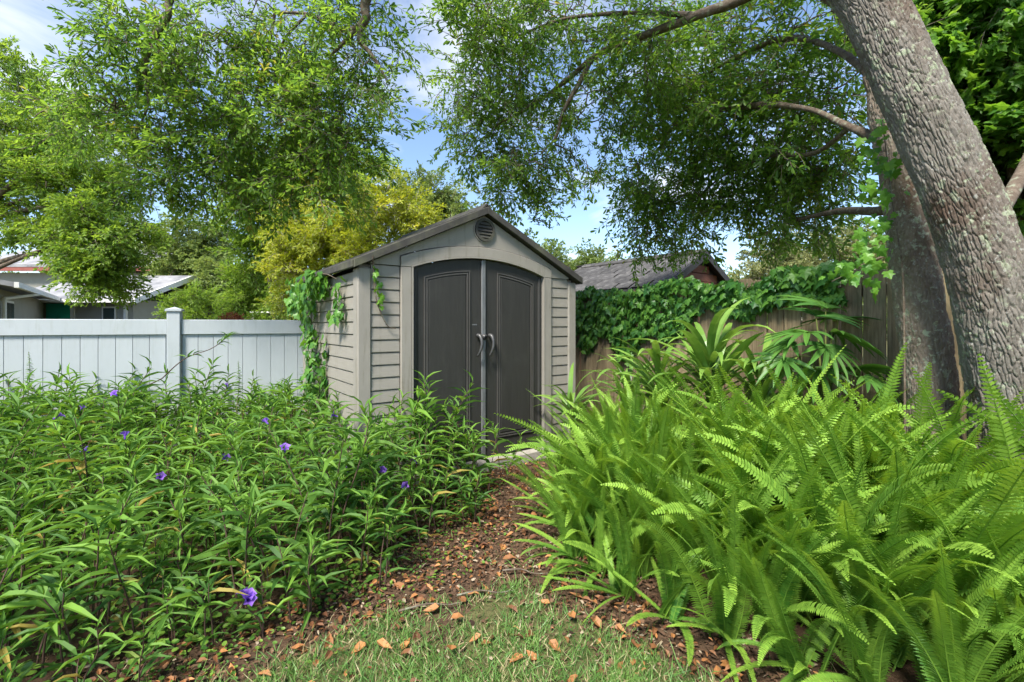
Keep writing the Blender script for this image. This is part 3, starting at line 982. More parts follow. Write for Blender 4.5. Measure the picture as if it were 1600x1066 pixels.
# ------------------------------------------------------------------ white vinyl fence
vf_ang = math.atan2(VF_D[1], VF_D[0])
vfence = empty('vinyl_fence', (VF0[0], VF0[1], 0), vf_ang, 'white vinyl privacy fence running behind the petunia bed to the shed', 'fence')
VTOP = 1.462
PW = 2.42
vb = MB().box(0, .1482, .0, .022, .08, VTOP - .15).mesh('board', M['vinyl'], bevel=.003)
for n in (-2, -1, 0, 1):
    xs = n * PW
    for z0, z1, nm in ((VTOP - .172, VTOP, 'top_rail'), (.04, .20, 'bottom_rail')):
        MB().box(xs + .066, xs + PW - .066, -.022, .042, z0, z1).obj(nm, M['vinyl'], vfence, bevel=.006)
    MB().box(xs + .068, xs + PW - .068, .012, .016, .10, VTOP - .03).obj('backing', M['vinyl'], vfence)
    for k in range(15):
        link('board', vb, vfence, (xs + .078 + k * .1507, .001, 0))
for n in (-2, -1, 0, 1, 2):
    xs = n * PW
    pst = MB().box(xs - .0635, xs + .0635, -.055, .072, -.05, 1.555).obj('post', M['vinyl'], vfence, bevel=.006)
    zc = 1.557
    MB().raw([(xs - .078, -.070, zc), (xs + .078, -.070, zc), (xs + .078, .087, zc), (xs - .078, .087, zc),
              (xs - .078, -.070, zc + .022), (xs + .078, -.070, zc + .022), (xs + .078, .087, zc + .022), (xs - .078, .087, zc + .022), (xs, .008, zc + .052)],
             [(0, 3, 2, 1), (0, 1, 5, 4), (1, 2, 6, 5), (2, 3, 7, 6), (3, 0, 4, 7), (4, 5, 8), (5, 6, 8), (6, 7, 8), (7, 4, 8)]).obj('post_cap', M['vinyl'], pst)

# ------------------------------------------------------------------ wooden fence
wf_ang = math.atan2(WF_D[1], WF_D[0])
wfence = empty('wooden_fence', (WF0[0], WF0[1], 0), wf_ang, 'weathered brown board fence behind the ferns and oak trunks', 'fence')
# local +x runs away from the camera, local +y is our side
bvar = []
for k in range(6):
    w = .142 + .006 * random.random()
    ch = .018
    bvar.append(MB().prism([(0, .0), (w, .0), (w, 1.80 - ch), (w - ch, 1.80), (ch, 1.80), (0, 1.80 - ch)], 0, .019, 'y').mesh('board', M['wood'], bevel=.003))
x = -2.2
k = 0
while x < 5.6:
    o = link('board', bvar[k % 6], wfence, (x, random.uniform(-.006, .006), .02 + random.uniform(-.012, .03)), (random.uniform(-.004, .004), random.uniform(-.006, .006), random.uniform(-.02, .02)))
    x += .152 + random.uniform(0, .008); k += 1
for z in (.35, 1.0, 1.62):
    MB().box(-2.2, 5.6, -.075, -.030, z, z + .088).obj('rail', M['wood'], wfence)
for n in range(4):
    MB().box(-2.1 + n * 2.45, -2.0 + n * 2.45, -.19, -.09, -.1, 1.75).obj('post', M['wood'], wfence)

# ------------------------------------------------------------------ houses beyond the fences
def house_window(root, a, b2, z0, z1, n_pane=2):
    """window in the wall line from a to b2 (xy), facing the camera"""
    a, b2 = np.array(a, float), np.array(b2, float)
    d = unit(b2 - a); nrm = np.array([d[1], -d[0]])
    ang = math.atan2(d[1], d[0]); L = np.linalg.norm(b2 - a)
    o = np.array(root.location)
    base = a + nrm * .012
    w = MB().box(0, L, -.05, -.002, z0, z1).obj('window', M['house_trim'], root, loc=(base[0] - o[0], base[1] - o[1], 0), rot=(0, 0, ang))
    pw = (L - .06 * (n_pane + 1)) / n_pane
    for k in range(n_pane):
        MB().box(.06 + k * (pw + .06), .06 + k * (pw + .06) + pw, -.058, -.052, z0 + .07, z1 - .07).obj('pane', M['glass'], w)


house = empty('neighbour_house', (-18, 20, 0), 0, 'grey ranch house with pale roof and teal door beyond the white fence', 'house')
hb = MB()
def hbox(name, x0, x1, y0, y1, z0, z1, mat, **k):
    return MB().box(x0 + 18, x1 + 18, y0 - 20, y1 - 20, z0, z1).obj(name, mat, house, **k)
hbox('wall', -21.5, -16.4, 20, 26, -.2, 2.5, M['house_wall'])
# main roof, slope to us, gable on the right
MB().prism([(19.35 - 20, 2.36), (23 - 20, 3.72), (26.65 - 20, 2.36), (26.65 - 20, 2.50), (23 - 20, 3.86), (19.35 - 20, 2.50)], -21.6 + 18, -15.85 + 18, 'x').obj('roof', M['house_roof'], house)
MB().prism([(19.33 - 20, 2.28), (23 - 20, 3.64), (26.67 - 20, 2.28), (26.67 - 20, 2.52), (23 - 20, 3.90), (19.33 - 20, 2.52)], -15.845 + 18, -15.78 + 18, 'x').obj('rake_board', M['house_trim'], house)
hbox('gutter', -21.6, -15.86, 19.2, 19.34, 2.34, 2.48, M['house_trim'])
hbox('downspout', -16.7, -16.6, 19.86, 19.98, 0, 2.4, M['house_trim'])
dr_ = hbox('door', -20.1, -19.1, 19.93, 19.99, .0, 2.32, M['teal'])
hbox('door', -19.06, -18.9, 19.93, 19.99, 0, 2.32, M['house_trim'])
house_window(house, (-17.7, 20), (-17.1, 20), .9, 2.2, 1)
# taller block behind, red-brown wall, pale roof
hbox('upper_wall', -31, -21.2, 27, 33, 0, 4.45, M['house_wall'])
hbox('fascia', -31.4, -20.7, 26.42, 26.55, 4.50, 4.86, M['red_wall'])
MB().prism([(26.4 - 20, 4.72), (30 - 20, 6.1), (33.6 - 20, 4.72), (33.6 - 20, 4.88), (30 - 20, 6.28), (26.4 - 20, 4.88)], -31.5 + 18, -20.6 + 18, 'x').obj('roof', M['house_roof'], house)
# left wing, its wall running away from us
wa, wb = np.array([-13.9, 12.2]), np.array([-20.6, 20.4])
wd = unit(wb - wa); wn = np.array([-wd[1], wd[0]])           # wn points away (left)
def quad_prism(name, poly_xy, z0, z1, mat):
    return MB().prism([(p[0] + 18, p[1] - 20) for p in poly_xy], z0, z1, 'z').obj(name, mat, house)
quad_prism('wing_wall', [wa, wb, wb + wn * 7, wa + wn * 7], -.2, 2.45, M['house_wall'])
off = -wn * .55
e0, e1 = wa + off - wd * .3, wb + off
r0_, r1_ = wa + wn * 3.5 - wd * .3, wb + wn * 3.5
rv = [(e0[0] + 18, e0[1] - 20, 2.42), (e1[0] + 18, e1[1] - 20, 2.42), (r1_[0] + 18, r1_[1] - 20, 3.25), (r0_[0] + 18, r0_[1] - 20, 3.25)]
rv += [(p[0], p[1], p[2] + .13) for p in rv]
MB().raw(rv, [(0, 1, 2, 3), (4, 7, 6, 5), (0, 4, 5, 1), (1, 5, 6, 2), (2, 6, 7, 3), (3, 7, 4, 0)]).obj('wing_roof', M['house_roof'], house)
g0, g1 = e0 - wn * .10, e1 - wn * .10
quad_prism('wing_gutter', [g0, g1, e1 + wn * -.005, e0 + wn * -.005], 2.40, 2.55, M['house_trim'])
cwin = wa + wd * 2.55
house_window(house, wa + wd * 2.1, wa + wd * 3.3, 1.05, 2.15, 2)
dsp = wa + wd * 1.75 - wn * .08
MB().tube([(g0[0] + wd[0] * 3.4 + 18, g0[1] + wd[1] * 3.4 - 20, 2.40), (dsp[0] + 18, dsp[1] - 20, 2.18), (dsp[0] + 18, dsp[1] - 20, 2.1), (dsp[0] + 18, dsp[1] - 20, 0)], .05, 8).obj('downspout', M['house_trim'], house)

# white carport roof edge behind the vinyl fence
cp = empty('carport', tuple(P(428, 487, 12) * np.array([1, 1, 0])), 0, 'low white carport roof showing over the fence beside the shed', 'carport')
MB().box(-.65, .75, 0, 3, 1.70, 1.75).obj('roof', M['house_trim'], cp, bevel=.02)
for sx in (-.6, .65):
    MB().tube([(sx, .1, 0), (sx, .1, .8), (sx, .1, 1.70)], .03, 8).obj('post', M['house_trim'], cp)
    MB().tube([(sx, 2.9, 0), (sx, 2.9, .8), (sx, 2.9, 1.70)], .03, 8).obj('post', M['house_trim'], cp)

# brown shed behind the wooden fence
AP = P(1088, 392, 8.0); FE = P(930, 412, 9.75)
rd = unit((FE - AP)[:2]); rl = np.linalg.norm((FE - AP)[:2])
bshed = empty('brown_shed', (AP[0], AP[1], 0), math.atan2(rd[1], rd[0]), 'red-brown board shed with slate grey shingle roof behind the vine fence', 'shed')
# local x runs along the ridge away, local y to our left
BW, RZ, EZ = 1.22, 2.64, 2.00
for s in (-1, 1):
    MB().box(.06, rl + .2, s * .98 - .02, s * .98 + .02, 0, 2.04).obj('wall', M['brown_siding'], bshed)
MB().prism([(-.98, 0), (.98, 0), (.98, 2.05), (0, 2.56), (-.98, 2.05)], -.05, -.03, 'x').obj('gable_core', M['dark_fascia'], bshed)
MB().prism([(-.98, 0), (.98, 0), (.98, 2.02), (0, 2.50), (-.98, 2.02)], rl + .2, rl + .22, 'x').obj('gable_core', M['brown_siding'], bshed)
z = .02
while z < 2.3:
    hwz = .985 if z + .12 < 2.05 else .985 * (2.56 - z - .12) / .51
    MB().box(-.085, -.051, -hwz, hwz, z, z + .135).obj('siding_board', M['brown_siding'], bshed, bevel=.006)
    z += .142
slope = math.atan2(RZ - EZ, BW)
sl = math.hypot(RZ - EZ, BW)
shm = [MB().box(0, .30 + .03 * q, 0, .30, 0, .014).mesh('shingle', M['shingle'], bevel=.003) for q in range(3)]
for s in (-1, 1):
    dk = MB().prism([(0, RZ), (s * BW, EZ), (s * BW, EZ - .05), (0, RZ - .05)], -.16, rl + .30, 'x').obj('roof_deck', M['dark_fascia'], bshed)
    nr = 6
    for r_ in range(nr):
        f0 = r_ / nr
        x = -.160
        first = r_ % 2
        while x < rl + .28:
            q = random.randrange(3)
            yy = s * (BW * (1 - f0) + .01)
            zz = EZ + (RZ - EZ) * f0 + .004 + .004 * random.random()
            if s > 0:
                o = link('shingle', shm[q], dk, (x, yy, zz), (-(math.pi - 0) * 0 , 0, 0))
                o.matrix_local = Matrix.Translation((x, yy, zz)) @ Matrix.Rotation(math.pi - slope, 4, 'X') @ Matrix.Translation((0, 0, -.018))
            else:
                o = link('shingle', shm[q], dk)
                o.matrix_local = Matrix.Translation((x, yy, zz)) @ Matrix.Rotation(slope - .03, 4, 'X') @ Matrix.Translation((0, 0, .004))
            if first:
                o.scale = (.5, 1, 1)
                x -= .165; first = 0
            x += .335 + .01 * random.random()
    MB().prism([(0, RZ + .03), (s * (BW + .03), EZ + .03 - .02), (s * (BW + .03), EZ - .12), (0, RZ - .11)], -.20, -.165, 'x').obj('rake_board', M['dark_fascia'], bshed, bevel=.004)
MB().prism([(-.12, RZ - .02), (0, RZ + .045), (.12, RZ - .02), (.12, RZ), (0, RZ + .065), (-.12, RZ)], -.2, rl + .3, 'x').obj('ridge_cap', M['shingle'], bshed)

# ------------------------------------------------------------------ leaning oak in the foreground
def rows(*a):
    return [tuple(np.append(P(px, py, Z), r)) for px, py, Z, r in a]


oak = empty('leaning_oak', (2.62, 2.42, 0), 0, 'big grey-barked leaning oak whose boughs hang over the whole garden', 'tree')
oc = [(2.84, 2.44, -.15, .33)] + rows((1622, 830, 2.44, .235), (1604, 700, 2.44, .205), (1587, 600, 2.44, .182), (1558, 480, 2.44, .160), (1518, 350, 2.47, .147), (1452, 200, 2.54, .142), (1404, 100, 2.60, .137), (1358, 0, 2.68, .134))
oc += [(1.90, 2.82, 3.75, .132)]
oc_up = [(1.97, 2.78, 3.62, .130), (1.90, 2.82, 3.75, .130), (1.62, 3.0, 4.4, .125), (1.25, 3.2, 5.2, .13), (.8, 3.4, 6.0, .10), (.2, 3.6, 6.8, .06)]


def oflare(arc_, a):
    f = np.exp(-np.maximum(arc_ - .1, 0) / .35)
    return 1 + .16 * f * (np.cos(3 * a + .6) * .6 + np.cos(5 * a + 1.1) * .4)


oak_c = bark_trunk('trunk', oc, oak, M['bark'], 460, 640, .0180, .080, .0125, 3, oflare)
limbs = []
oak_up = wood_part('upper_trunk', oc_up, oak, M['bark'], 40, 24, .03, 12)
bm_ = M['branch']
# stub limb on the right of the trunk
limbs.append(wood_part('limb', [(2.52, 2.5, 1.85, .045), (2.70, 2.62, 1.98, .045), (3.0, 2.80, 2.15, .040), (3.5, 3.1, 2.6, .032), (4.0, 3.4, 3.2, .02)], oak, M['branch'], 26, 16))
# bough seen at top centre
LB1 = [(1.75, 2.92, 4.1, .07)] + rows((1185, -20, 3.9, .050), (1090, 24, 4.2, .041), (1000, 58, 4.6, .036), (935, 85, 4.9, .032), (880, 130, 5.2, .024), (830, 165, 5.5, .018), (770, 200, 5.7, .008))
limbs.append(wood_part('limb', LB1, oak, bm_, 50, 12, .05, 1))
limbs.append(wood_part('limb', rows((925, 90, 4.9, .032), (905, 130, 4.9, .026), (880, 175, 5.0, .020), (868, 215, 5.1, .014), (845, 240, 5.2, .008)), oak, bm_, 30, 8, .05, 2))
limbs.append(wood_part('limb', rows((1090, 24, 4.2, .03), (990, 20, 4.5, .022), (880, 30, 4.9, .015), (800, 60, 5.2, .008)), oak, bm_, 30, 8, .05, 3))
# boughs over the left half
LB2 = [(1.05, 3.3, 5.5, .11), (.2, 3.7, 5.75, .095), (-.6, 4.1, 5.6, .080), (-1.20, 4.4, 5.1, .062)] + rows((572, 0, 4.6, .048), (571, 30, 4.62, .042), (550, 48, 4.65, .034), (520, 42, 4.75, .026), (480, 22, 4.9, .018), (430, 20, 5.0, .010))
limbs.append(wood_part('limb', LB2, oak, bm_, 60, 12, .05, 4))
limbs.append(wood_part('limb', rows((566, 38, 4.62, .032), (562, 62, 4.62, .026), (580, 85, 4.6, .020), (597, 112, 4.6, .014), (605, 128, 4.62, .006)), oak, bm_, 24, 8, .05, 5))
limbs.append(wood_part('limb', rows((558, 44, 4.64, .026), (538, 66, 4.65, .020), (518, 86, 4.7, .010)), oak, bm_, 16, 8, .05, 6))
LB3 = [(-.6, 4.1, 5.6, .07), (-1.8, 4.2, 5.5, .058), (-2.6, 4.35, 5.2, .046)] + rows((272, -10, 4.5, .036), (262, 25, 4.5, .031), (238, 66, 4.55, .025), (226, 110, 4.6, .019), (232, 160, 4.7, .013), (214, 205, 4.8, .006))
limbs.append(wood_part('limb', LB3, oak, bm_, 50, 10, .05, 7))
limbs.append(wood_part('limb', rows((430, 20, 5.0, .016), (420, 70, 5.0, .013), (405, 130, 5.05, .010), (395, 190, 5.1, .006)), oak, bm_, 30, 6, .05, 8))
limbs.append(wood_part('limb', rows((480, 22, 4.9, .016), (440, 70, 4.95, .012), (430, 140, 5.0, .009), (445, 210, 5.0, .005)), oak, bm_, 30, 6, .05, 9))
nodes = [p for l in limbs for p in l[::2]] + [p for p in oak_up[4::2]]


def cl(px, py, Z, rx, ry, rd_, nb, per):
    """leaf mass: bearing, distance, half width and height (photo pixels there), half depth in metres"""
    k = Z / FPX
    return (P(px, py, Z), (rx * k, rd_, ry * k), nb, per)


left_cl = [
    cl(255, 70, 4.8, 70, 60, .5, 18, 9), cl(330, 60, 4.8, 80, 70, .5, 20, 9), cl(430, 70, 5.0, 90, 80, .6, 24, 9),
    cl(530, 60, 4.8, 60, 80, .5, 20, 9), cl(580, 130, 4.7, 26, 60, .3, 8, 8), cl(585, 20, 4.9, 26, 30, .3, 5, 8),
    cl(230, 165, 4.9, 110, 75, .6, 24, 9), cl(330, 190, 5.0, 100, 80, .6, 26, 10), cl(440, 185, 5.0, 90, 85, .6, 30, 11), cl(525, 180, 4.9, 60, 80, .5, 20, 10),
    cl(120, 190, 5.2, 60, 45, .5, 10, 9), cl(280, 270, 5.1, 100, 55, .6, 20, 10), cl(400, 270, 5.2, 85, 60, .6, 22, 10), cl(490, 265, 5.1, 60, 55, .5, 14, 9), cl(545, 235, 5.0, 35, 50, .4, 9, 9), 
    cl(500, 110, 6.0, 130, 90, .7, 16, 8), cl(300, 110, 6.0, 130, 100, .7, 16, 8), cl(230, 300, 5.3, 60, 30, .4, 6, 8),
]
mid_cl = [
    cl(740, 40, 5.2, 60, 60, .5, 14, 9), cl(730, 110, 5.3, 36, 55, .5, 10, 8), cl(800, 50, 5.2, 80, 70, .6, 20, 8), cl(900, 40, 5.0, 80, 60, .6, 16, 7),
    cl(760, 150, 5.5, 70, 60, .6, 18, 9), cl(850, 130, 5.4, 70, 70, .6, 12, 7), cl(745, 215, 5.7, 40, 35, .5, 8, 8), cl(830, 215, 5.5, 90, 45, .6, 18, 9),
    cl(930, 190, 5.2, 60, 60, .5, 12, 7), cl(790, 265, 5.6, 50, 28, .4, 7, 8), cl(800, 300, 5.8, 45, 28, .4, 9, 8), cl(870, 255, 5.5, 60, 22, .4, 7, 7), cl(835, 345, 5.9, 22, 14, .2, 2, 7),
    cl(1000, 60, 4.6, 80, 60, .6, 16, 8), cl(980, 140, 5.0, 70, 60, .6, 14, 7),
]
# unseen part of the crown overhead, added out of frame to shade the garden
over_cl = [((-1.0, 2.6, 6.4), (1.5, 1.2, .8), 14, 9), ((1.2, 2.2, 6.6), (1.6, 1.4, .9), 24, 10),  ((2.6, 3.4, 6.6), (1.4, 1.2, .8), 10, 9)]
def thin(cs, fn, fp, fr=.82):
    return [(c, tuple(q * fr for q in rad), max(1, int(round(nb * fn))), max(2, int(round(per * fp)))) for c, rad, nb, per in cs]


grow_crown(oak, nodes, thin(left_cl, .76, .29) + thin(mid_cl, .78, .32) + thin(over_cl, .7, .40, 1.0), 'oak', [M['oak'], M['branch']], np.random.default_rng(5), scale=1.12, droop=.35, twig_r=.012)

# ------------------------------------------------------------------ second oak, mossy trunk behind
oak2 = empty('mossy_oak', (2.60, 2.92, 0), 0, 'dark mossy oak trunk against the wooden fence behind the leaning oak', 'tree')
o2 = [(2.70, 2.92, -.15, .17), (2.66, 2.92, .3, .135)] + rows((1452, 590, 2.92, .122), (1436, 480, 2.94, .118), (1426, 390, 2.97, .117), (1415, 300, 3.0, .114), (1402, 220, 3.05, .120), (1385, 130, 3.15, .110), (1360, 20, 3.3, .10)) + [(2.5, 3.8, 4.3, .10), (2.4, 4.3, 5.2, .07)]
o2c = bark_trunk('trunk', o2, oak2, M['bark_mossy'], 220, 460, .016, .036, .0095, 9)
l2 = []
l2.append(wood_part('limb', rows((1405, 240, 3.05, .042), (1365, 215, 3.2, .032), (1320, 195, 3.5, .026), (1260, 170, 4.0, .022), (1180, 165, 4.6, .034), (1090, 180, 5.2, .022), (1030, 215, 5.6, .012)), oak2, M['branch'], 44, 10, .05, 21))
l2.append(wood_part('limb', rows((1330, 198, 3.42, .020), (1270, 240, 4.1, .019), (1200, 245, 4.8, .017), (1130, 275, 5.4, .014), (1090, 310, 5.8, .010)), oak2, M['branch'], 40, 8, .05, 22))
l2.append(wood_part('limb', rows((1395, 150, 3.15, .036), (1310, 80, 3.7, .026), (1230, 60, 4.3, .028), (1150, 90, 4.9, .024), (1080, 130, 5.3, .012)), oak2, M['branch'], 40, 8, .05, 23))
l2.append(wood_part('limb', rows((1412, 318, 3.0, .045), (1370, 330, 3.5, .036), (1310, 330, 4.2, .028), (1240, 345, 4.9, .016)), oak2, M['branch'], 30, 8, .05, 24))
n2 = [p for l in l2 for p in l[::2]] + [p for p in o2c[300::10]]
right_cl = [
    cl(1060, 60, 5.2, 80, 70, .7, 18, 9), cl(1150, 60, 4.9, 80, 70, .7, 22, 10), cl(1240, 70, 4.6, 70, 80, .7, 24, 10), cl(1310, 110, 4.2, 50, 90, .5, 16, 10),
    cl(1020, 170, 5.5, 70, 65, .7, 18, 9), cl(1110, 170, 5.3, 80, 70, .7, 24, 11), cl(1210, 180, 4.9, 80, 70, .7, 26, 11), cl(1300, 220, 4.5, 60, 70, .6, 20, 10),
    cl(1000, 270, 5.9, 55, 60, .6, 16, 10), cl(1080, 270, 5.7, 70, 60, .7, 22, 10), cl(1170, 270, 5.4, 80, 60, .7, 22, 10), cl(1260, 290, 5.0, 70, 55, .6, 20, 10),
    cl(1000, 345, 6.1, 42, 45, .5, 14, 9), cl(1060, 340, 6.0, 50, 50, .6, 16, 10), cl(1130, 325, 5.8, 55, 32, .6, 10, 9), cl(1215, 345, 5.5, 55, 35, .5, 13, 9), cl(1050, 385, 6.2, 26, 14, .2, 3, 8), cl(1290, 345, 5.2, 40, 25, .4, 5, 7),
]
grow_crown(oak2, n2, thin(right_cl, .76, .29), 'oak', [M['oak_right'], M['branch']], np.random.default_rng(6), scale=1.15, droop=.3)

# ------------------------------------------------------------------ other trees
def tree(name, label, base, trunk_r, top, clusters, kind, mat, seed, scale=1.0, wood=None, twig_r=.02, limbs_n=4, group=None, droop=.1, dt=.14):
    r = np.random.default_rng(seed)
    root = empty(name, (base[0], base[1], 0), 0, label, 'tree', group)
    top = np.asarray(top, float)
    c = [(base[0], base[1], -.2, trunk_r * 1.25), (base[0] + r.normal(0, .05), base[1], top[2] * .2, trunk_r), (*(np.array([base[0], base[1], 0]) * .5 + top * .5 + r.normal(0, .1, 3)), trunk_r * .75), (*top, trunk_r * .3)]
    wd_ = wood or M['branch']
    cc = wood_part('trunk', c, root, wd_, 26, 12, .05, seed)
    nd = [p for p in cc[8:]]
    for k in range(limbs_n):
        t0 = cc[r.integers(9, 20)]
        tgt = np.asarray(clusters[k % len(clusters)][0])
        mid = (t0 + tgt) / 2 + r.normal(0, .15, 3) + np.array([0, 0, .15])
        lp = wood_part('limb', [(*t0, trunk_r * .45), (*mid, trunk_r * .3), (*tgt, trunk_r * .12)], root, wd_, 16, 8, .05, seed + k)
        nd += [p for p in lp[::2]]
    grow_crown(root, nd, clusters, kind, [mat, wd_], r, scale=scale, droop=droop, twig_r=twig_r, dtint=dt)
    return root


g_far = 'trees beyond the fences'
tree('leafy_tree', 'dense bright green tree drooping over the white fence before the house', P(-150, 500, 8.8)[:2], .16, P(-60, 200, 8.8),
     [cl(40, 210, 8.8, 70, 70, .9, 20, 9), cl(120, 230, 8.6, 90, 60, .9, 22, 9), cl(40, 310, 8.6, 80, 60, .9, 22, 9), cl(140, 310, 8.4, 80, 60, .8, 22, 9), cl(170, 375, 8.2, 45, 45, .6, 18, 9), cl(100, 375, 8.3, 65, 40, .7, 18, 9), cl(160, 440, 8.2, 38, 28, .4, 12, 9), cl(-60, 260, 9.0, 80, 130, 1.0, 24, 9), cl(20, 150, 9.2, 60, 40, .8, 10, 9)],
     'fine', M['bright_tree'], 31, .9, limbs_n=6, twig_r=.018, group=g_far)
tree('round_tree', 'grey-green round-topped tree right of the house gable', P(320, 500, 25)[:2], .26, P(315, 390, 25),
     [cl(265, 400, 25, 42, 40, 1.4, 18, 8), cl(325, 395, 25, 55, 40, 1.4, 20, 8), cl(300, 440, 24.5, 60, 40, 1.4, 22, 8), cl(360, 440, 24, 45, 40, 1.2, 14, 8), cl(295, 372, 25, 35, 18, 1.2, 8, 8)],
     'far', M['far_tree'], 32, 1.15, group=g_far)
tree('spreading_tree', 'tall open tree with light green leaves behind the yellow shrub tree', P(430, 500, 12)[:2], .16, P(460, 250, 12),
     [cl(395, 295, 12, 40, 35, .8, 8, 8), cl(450, 280, 12, 70, 60, .9, 18, 8), cl(520, 270, 12, 70, 55, .9, 16, 8), cl(410, 350, 12, 60, 35, .7, 12, 8), cl(570, 300, 12, 40, 40, .7, 8, 8), cl(470, 330, 12, 60, 40, .8, 12, 8), cl(400, 400, 12.5, 35, 40, .7, 10, 8), cl(385, 455, 13, 30, 30, .7, 8, 8)],
     'fine', M['bright_tree'], 33, 1.35, limbs_n=6, twig_r=.02, group=g_far)
tree('yellow_shrub_tree', 'yellow-green twiggy shrub tree directly behind the shed roof', P(560, 500, 8.4)[:2], .10, P(560, 340, 8.4),
     [cl(455, 370, 8.4, 45, 40, .6, 20, 6), cl(520, 350, 8.3, 50, 45, .6, 26, 6), cl(590, 330, 8.4, 50, 35, .6, 20, 5), cl(480, 420, 8.2, 55, 45, .6, 26, 6), cl(550, 400, 8.2, 60, 35, .5, 22, 6), cl(630, 320, 8.6, 40, 30, .5, 12, 5), cl(440, 450, 8.3, 30, 30, .4, 8, 6), cl(600, 290, 8.6, 30, 20, .4, 5, 3), cl(650, 345, 8.6, 35, 20, .4, 6, 6)],
     'fine', M['yellow_tree'], 34, .8, wood=M['pale_twig'], limbs_n=7, twig_r=.012, group=g_far, dt=.2)
tree('dark_tree', 'dark green tree peeking over the shed roof left of its peak', P(690, 500, 13)[:2], .14, P(690, 330, 13),
     [cl(680, 320, 13, 45, 28, .8, 14, 8), cl(720, 345, 13, 40, 28, .8, 10, 8), cl(650, 310, 13, 35, 25, .7, 8, 8), cl(690, 370, 13, 70, 40, .9, 14, 8)],
     'fine', M['far_tree'], 35, 1.2, group=g_far)
tree('low_tree', 'low green tree between the shed roof and brown shed', P(890, 500, 17)[:2], .14, P(890, 420, 17),
     [cl(870, 415, 17, 40, 28, 1.0, 14, 8), cl(915, 425, 17, 40, 24, 1.0, 14, 8), cl(890, 450, 17, 60, 25, 1.0, 12, 8), cl(850, 400, 17, 22, 20, .7, 5, 8)],
     'far', M['far_tree'], 36, .8, group=g_far)
tree('pale_tree', 'pale grey-green tree over the wooden fence near the mossy trunk', P(1230, 500, 14)[:2], .14, P(1230, 400, 14),
     [cl(1200, 415, 14, 40, 25, .9, 12, 8), cl(1260, 400, 14, 50, 35, .9, 16, 8), cl(1320, 400, 14, 45, 35, .9, 14, 8), cl(1240, 440, 13.5, 90, 22, .8, 16, 8), cl(1350, 430, 14, 40, 40, .8, 10, 8)],
     'far', M['pale_tree'], 37, .75, group=g_far)
tree('broadleaf_tree', 'broad-leaved deep green tree right of the leaning trunk', np.array([5.6, 5.0]), .14, np.array([5.3, 4.9, 4.4]),
     [cl(1520, 60, 4.9, 80, 80, .7, 22, 5), cl(1590, 140, 4.8, 70, 90, .7, 22, 5), cl(1560, 230, 5.0, 60, 60, .6, 14, 8), cl(1480, 10, 5.0, 60, 60, .6, 12, 8), cl(1620, 30, 4.8, 70, 80, .7, 14, 8), cl(1600, 300, 5.2, 50, 40, .6, 8, 7)],
     'broad', M['maple'], 38, 1.0, limbs_n=5, group=g_far)
tree('distant_oak', 'distant hazy green tree seen far right beyond the fence', P(1560, 500, 16)[:2], .2, P(1560, 360, 16),
     [cl(1560, 330, 16, 90, 60, 1.4, 16, 8), cl(1500, 400, 16, 70, 50, 1.2, 12, 8), cl(1600, 420, 16, 80, 60, 1.2, 14, 8), cl(1420, 420, 16, 60, 50, 1.2, 10, 8)],
     'far', M['pale_tree'], 39, 1.0, group=g_far)
# wooded skyline all round, far off
for k, (px, Z, hgt, w) in enumerate([(-150, 42, 8, 5), (60, 44, 7.5, 5), (210, 40, 6, 5), (400, 42, 6.5, 5), (540, 40, 6, 5), (700, 42, 5.5, 5), (880, 46, 5.0, 5), (1020, 42, 4.6, 5), (1180, 44, 5.5, 5), (1330, 42, 6.5, 5), (1480, 44, 6, 5), (1640, 42, 7, 5)]):
    c = P(px, 508, Z)
    tree('skyline_tree', 'far tree in the green band closing the view on the horizon', c[:2], .25, (c[0], c[1], hgt * .7), [((c[0] - 1.8, c[1], hgt * .5), (2.6, 2, hgt * .36), 12, 6), ((c[0] + 1.8, c[1], hgt * .55), (2.6, 2, hgt * .4), 12, 6), ((c[0], c[1], 1.4), (4, 2, 1.4), 12, 6)], 'far', M['far_tree'], 70 + k, 2.3, limbs_n=2, group='far trees on the horizon')
for px, w_, Z_, lab in ((385, 26, 12.5, 'rounded bright green bush just above the white fence'), (300, 40, 15, 'grey-green bush under the round-topped tree'), (450, 30, 11, 'green bush between the carport and the shed vine')):
    tree('bush', lab, P(px, 500, Z_)[:2], .05, P(px, 470, Z_), [cl(px, 472, Z_, w_, 22, .5, 14, 8), cl(px, 505, Z_, w_ * 1.2, 18, .5, 10, 8)], 'fine', M['bright_tree'], 90 + px, .9, limbs_n=2, group=None)
# red-leaved shrub over the fence
rs = empty('red_shrub', tuple(P(362, 500, 11) * np.array([1, 1, 0])), 0, 'small red-leaved shrub just above the white fence', 'shrub')
stem = MB().tube([(0, 0, 0), (.05, 0, .8), (0, 0, 1.45)], [.02, .015, .008], 6).obj('stem', M['branch'], rs)
lb = LB(); r = np.random.default_rng(3)
pp = r.normal(0, 1, (260, 3)) * np.array([.13, .12, .05]) + np.array([0, 0, 1.56])
scatter(lb, leaf_shape('diamond'), pp, r.normal(0, 1, (260, 3)), r.normal(0, .5, (260, 3)) + [0, 0, 1], r.uniform(.06, .12, 260), r.uniform(.03, .05, 260), r.uniform(0, 1, 260))
link('foliage', lb.mesh('foliage', [M['red']]), rs, kind='stuff')

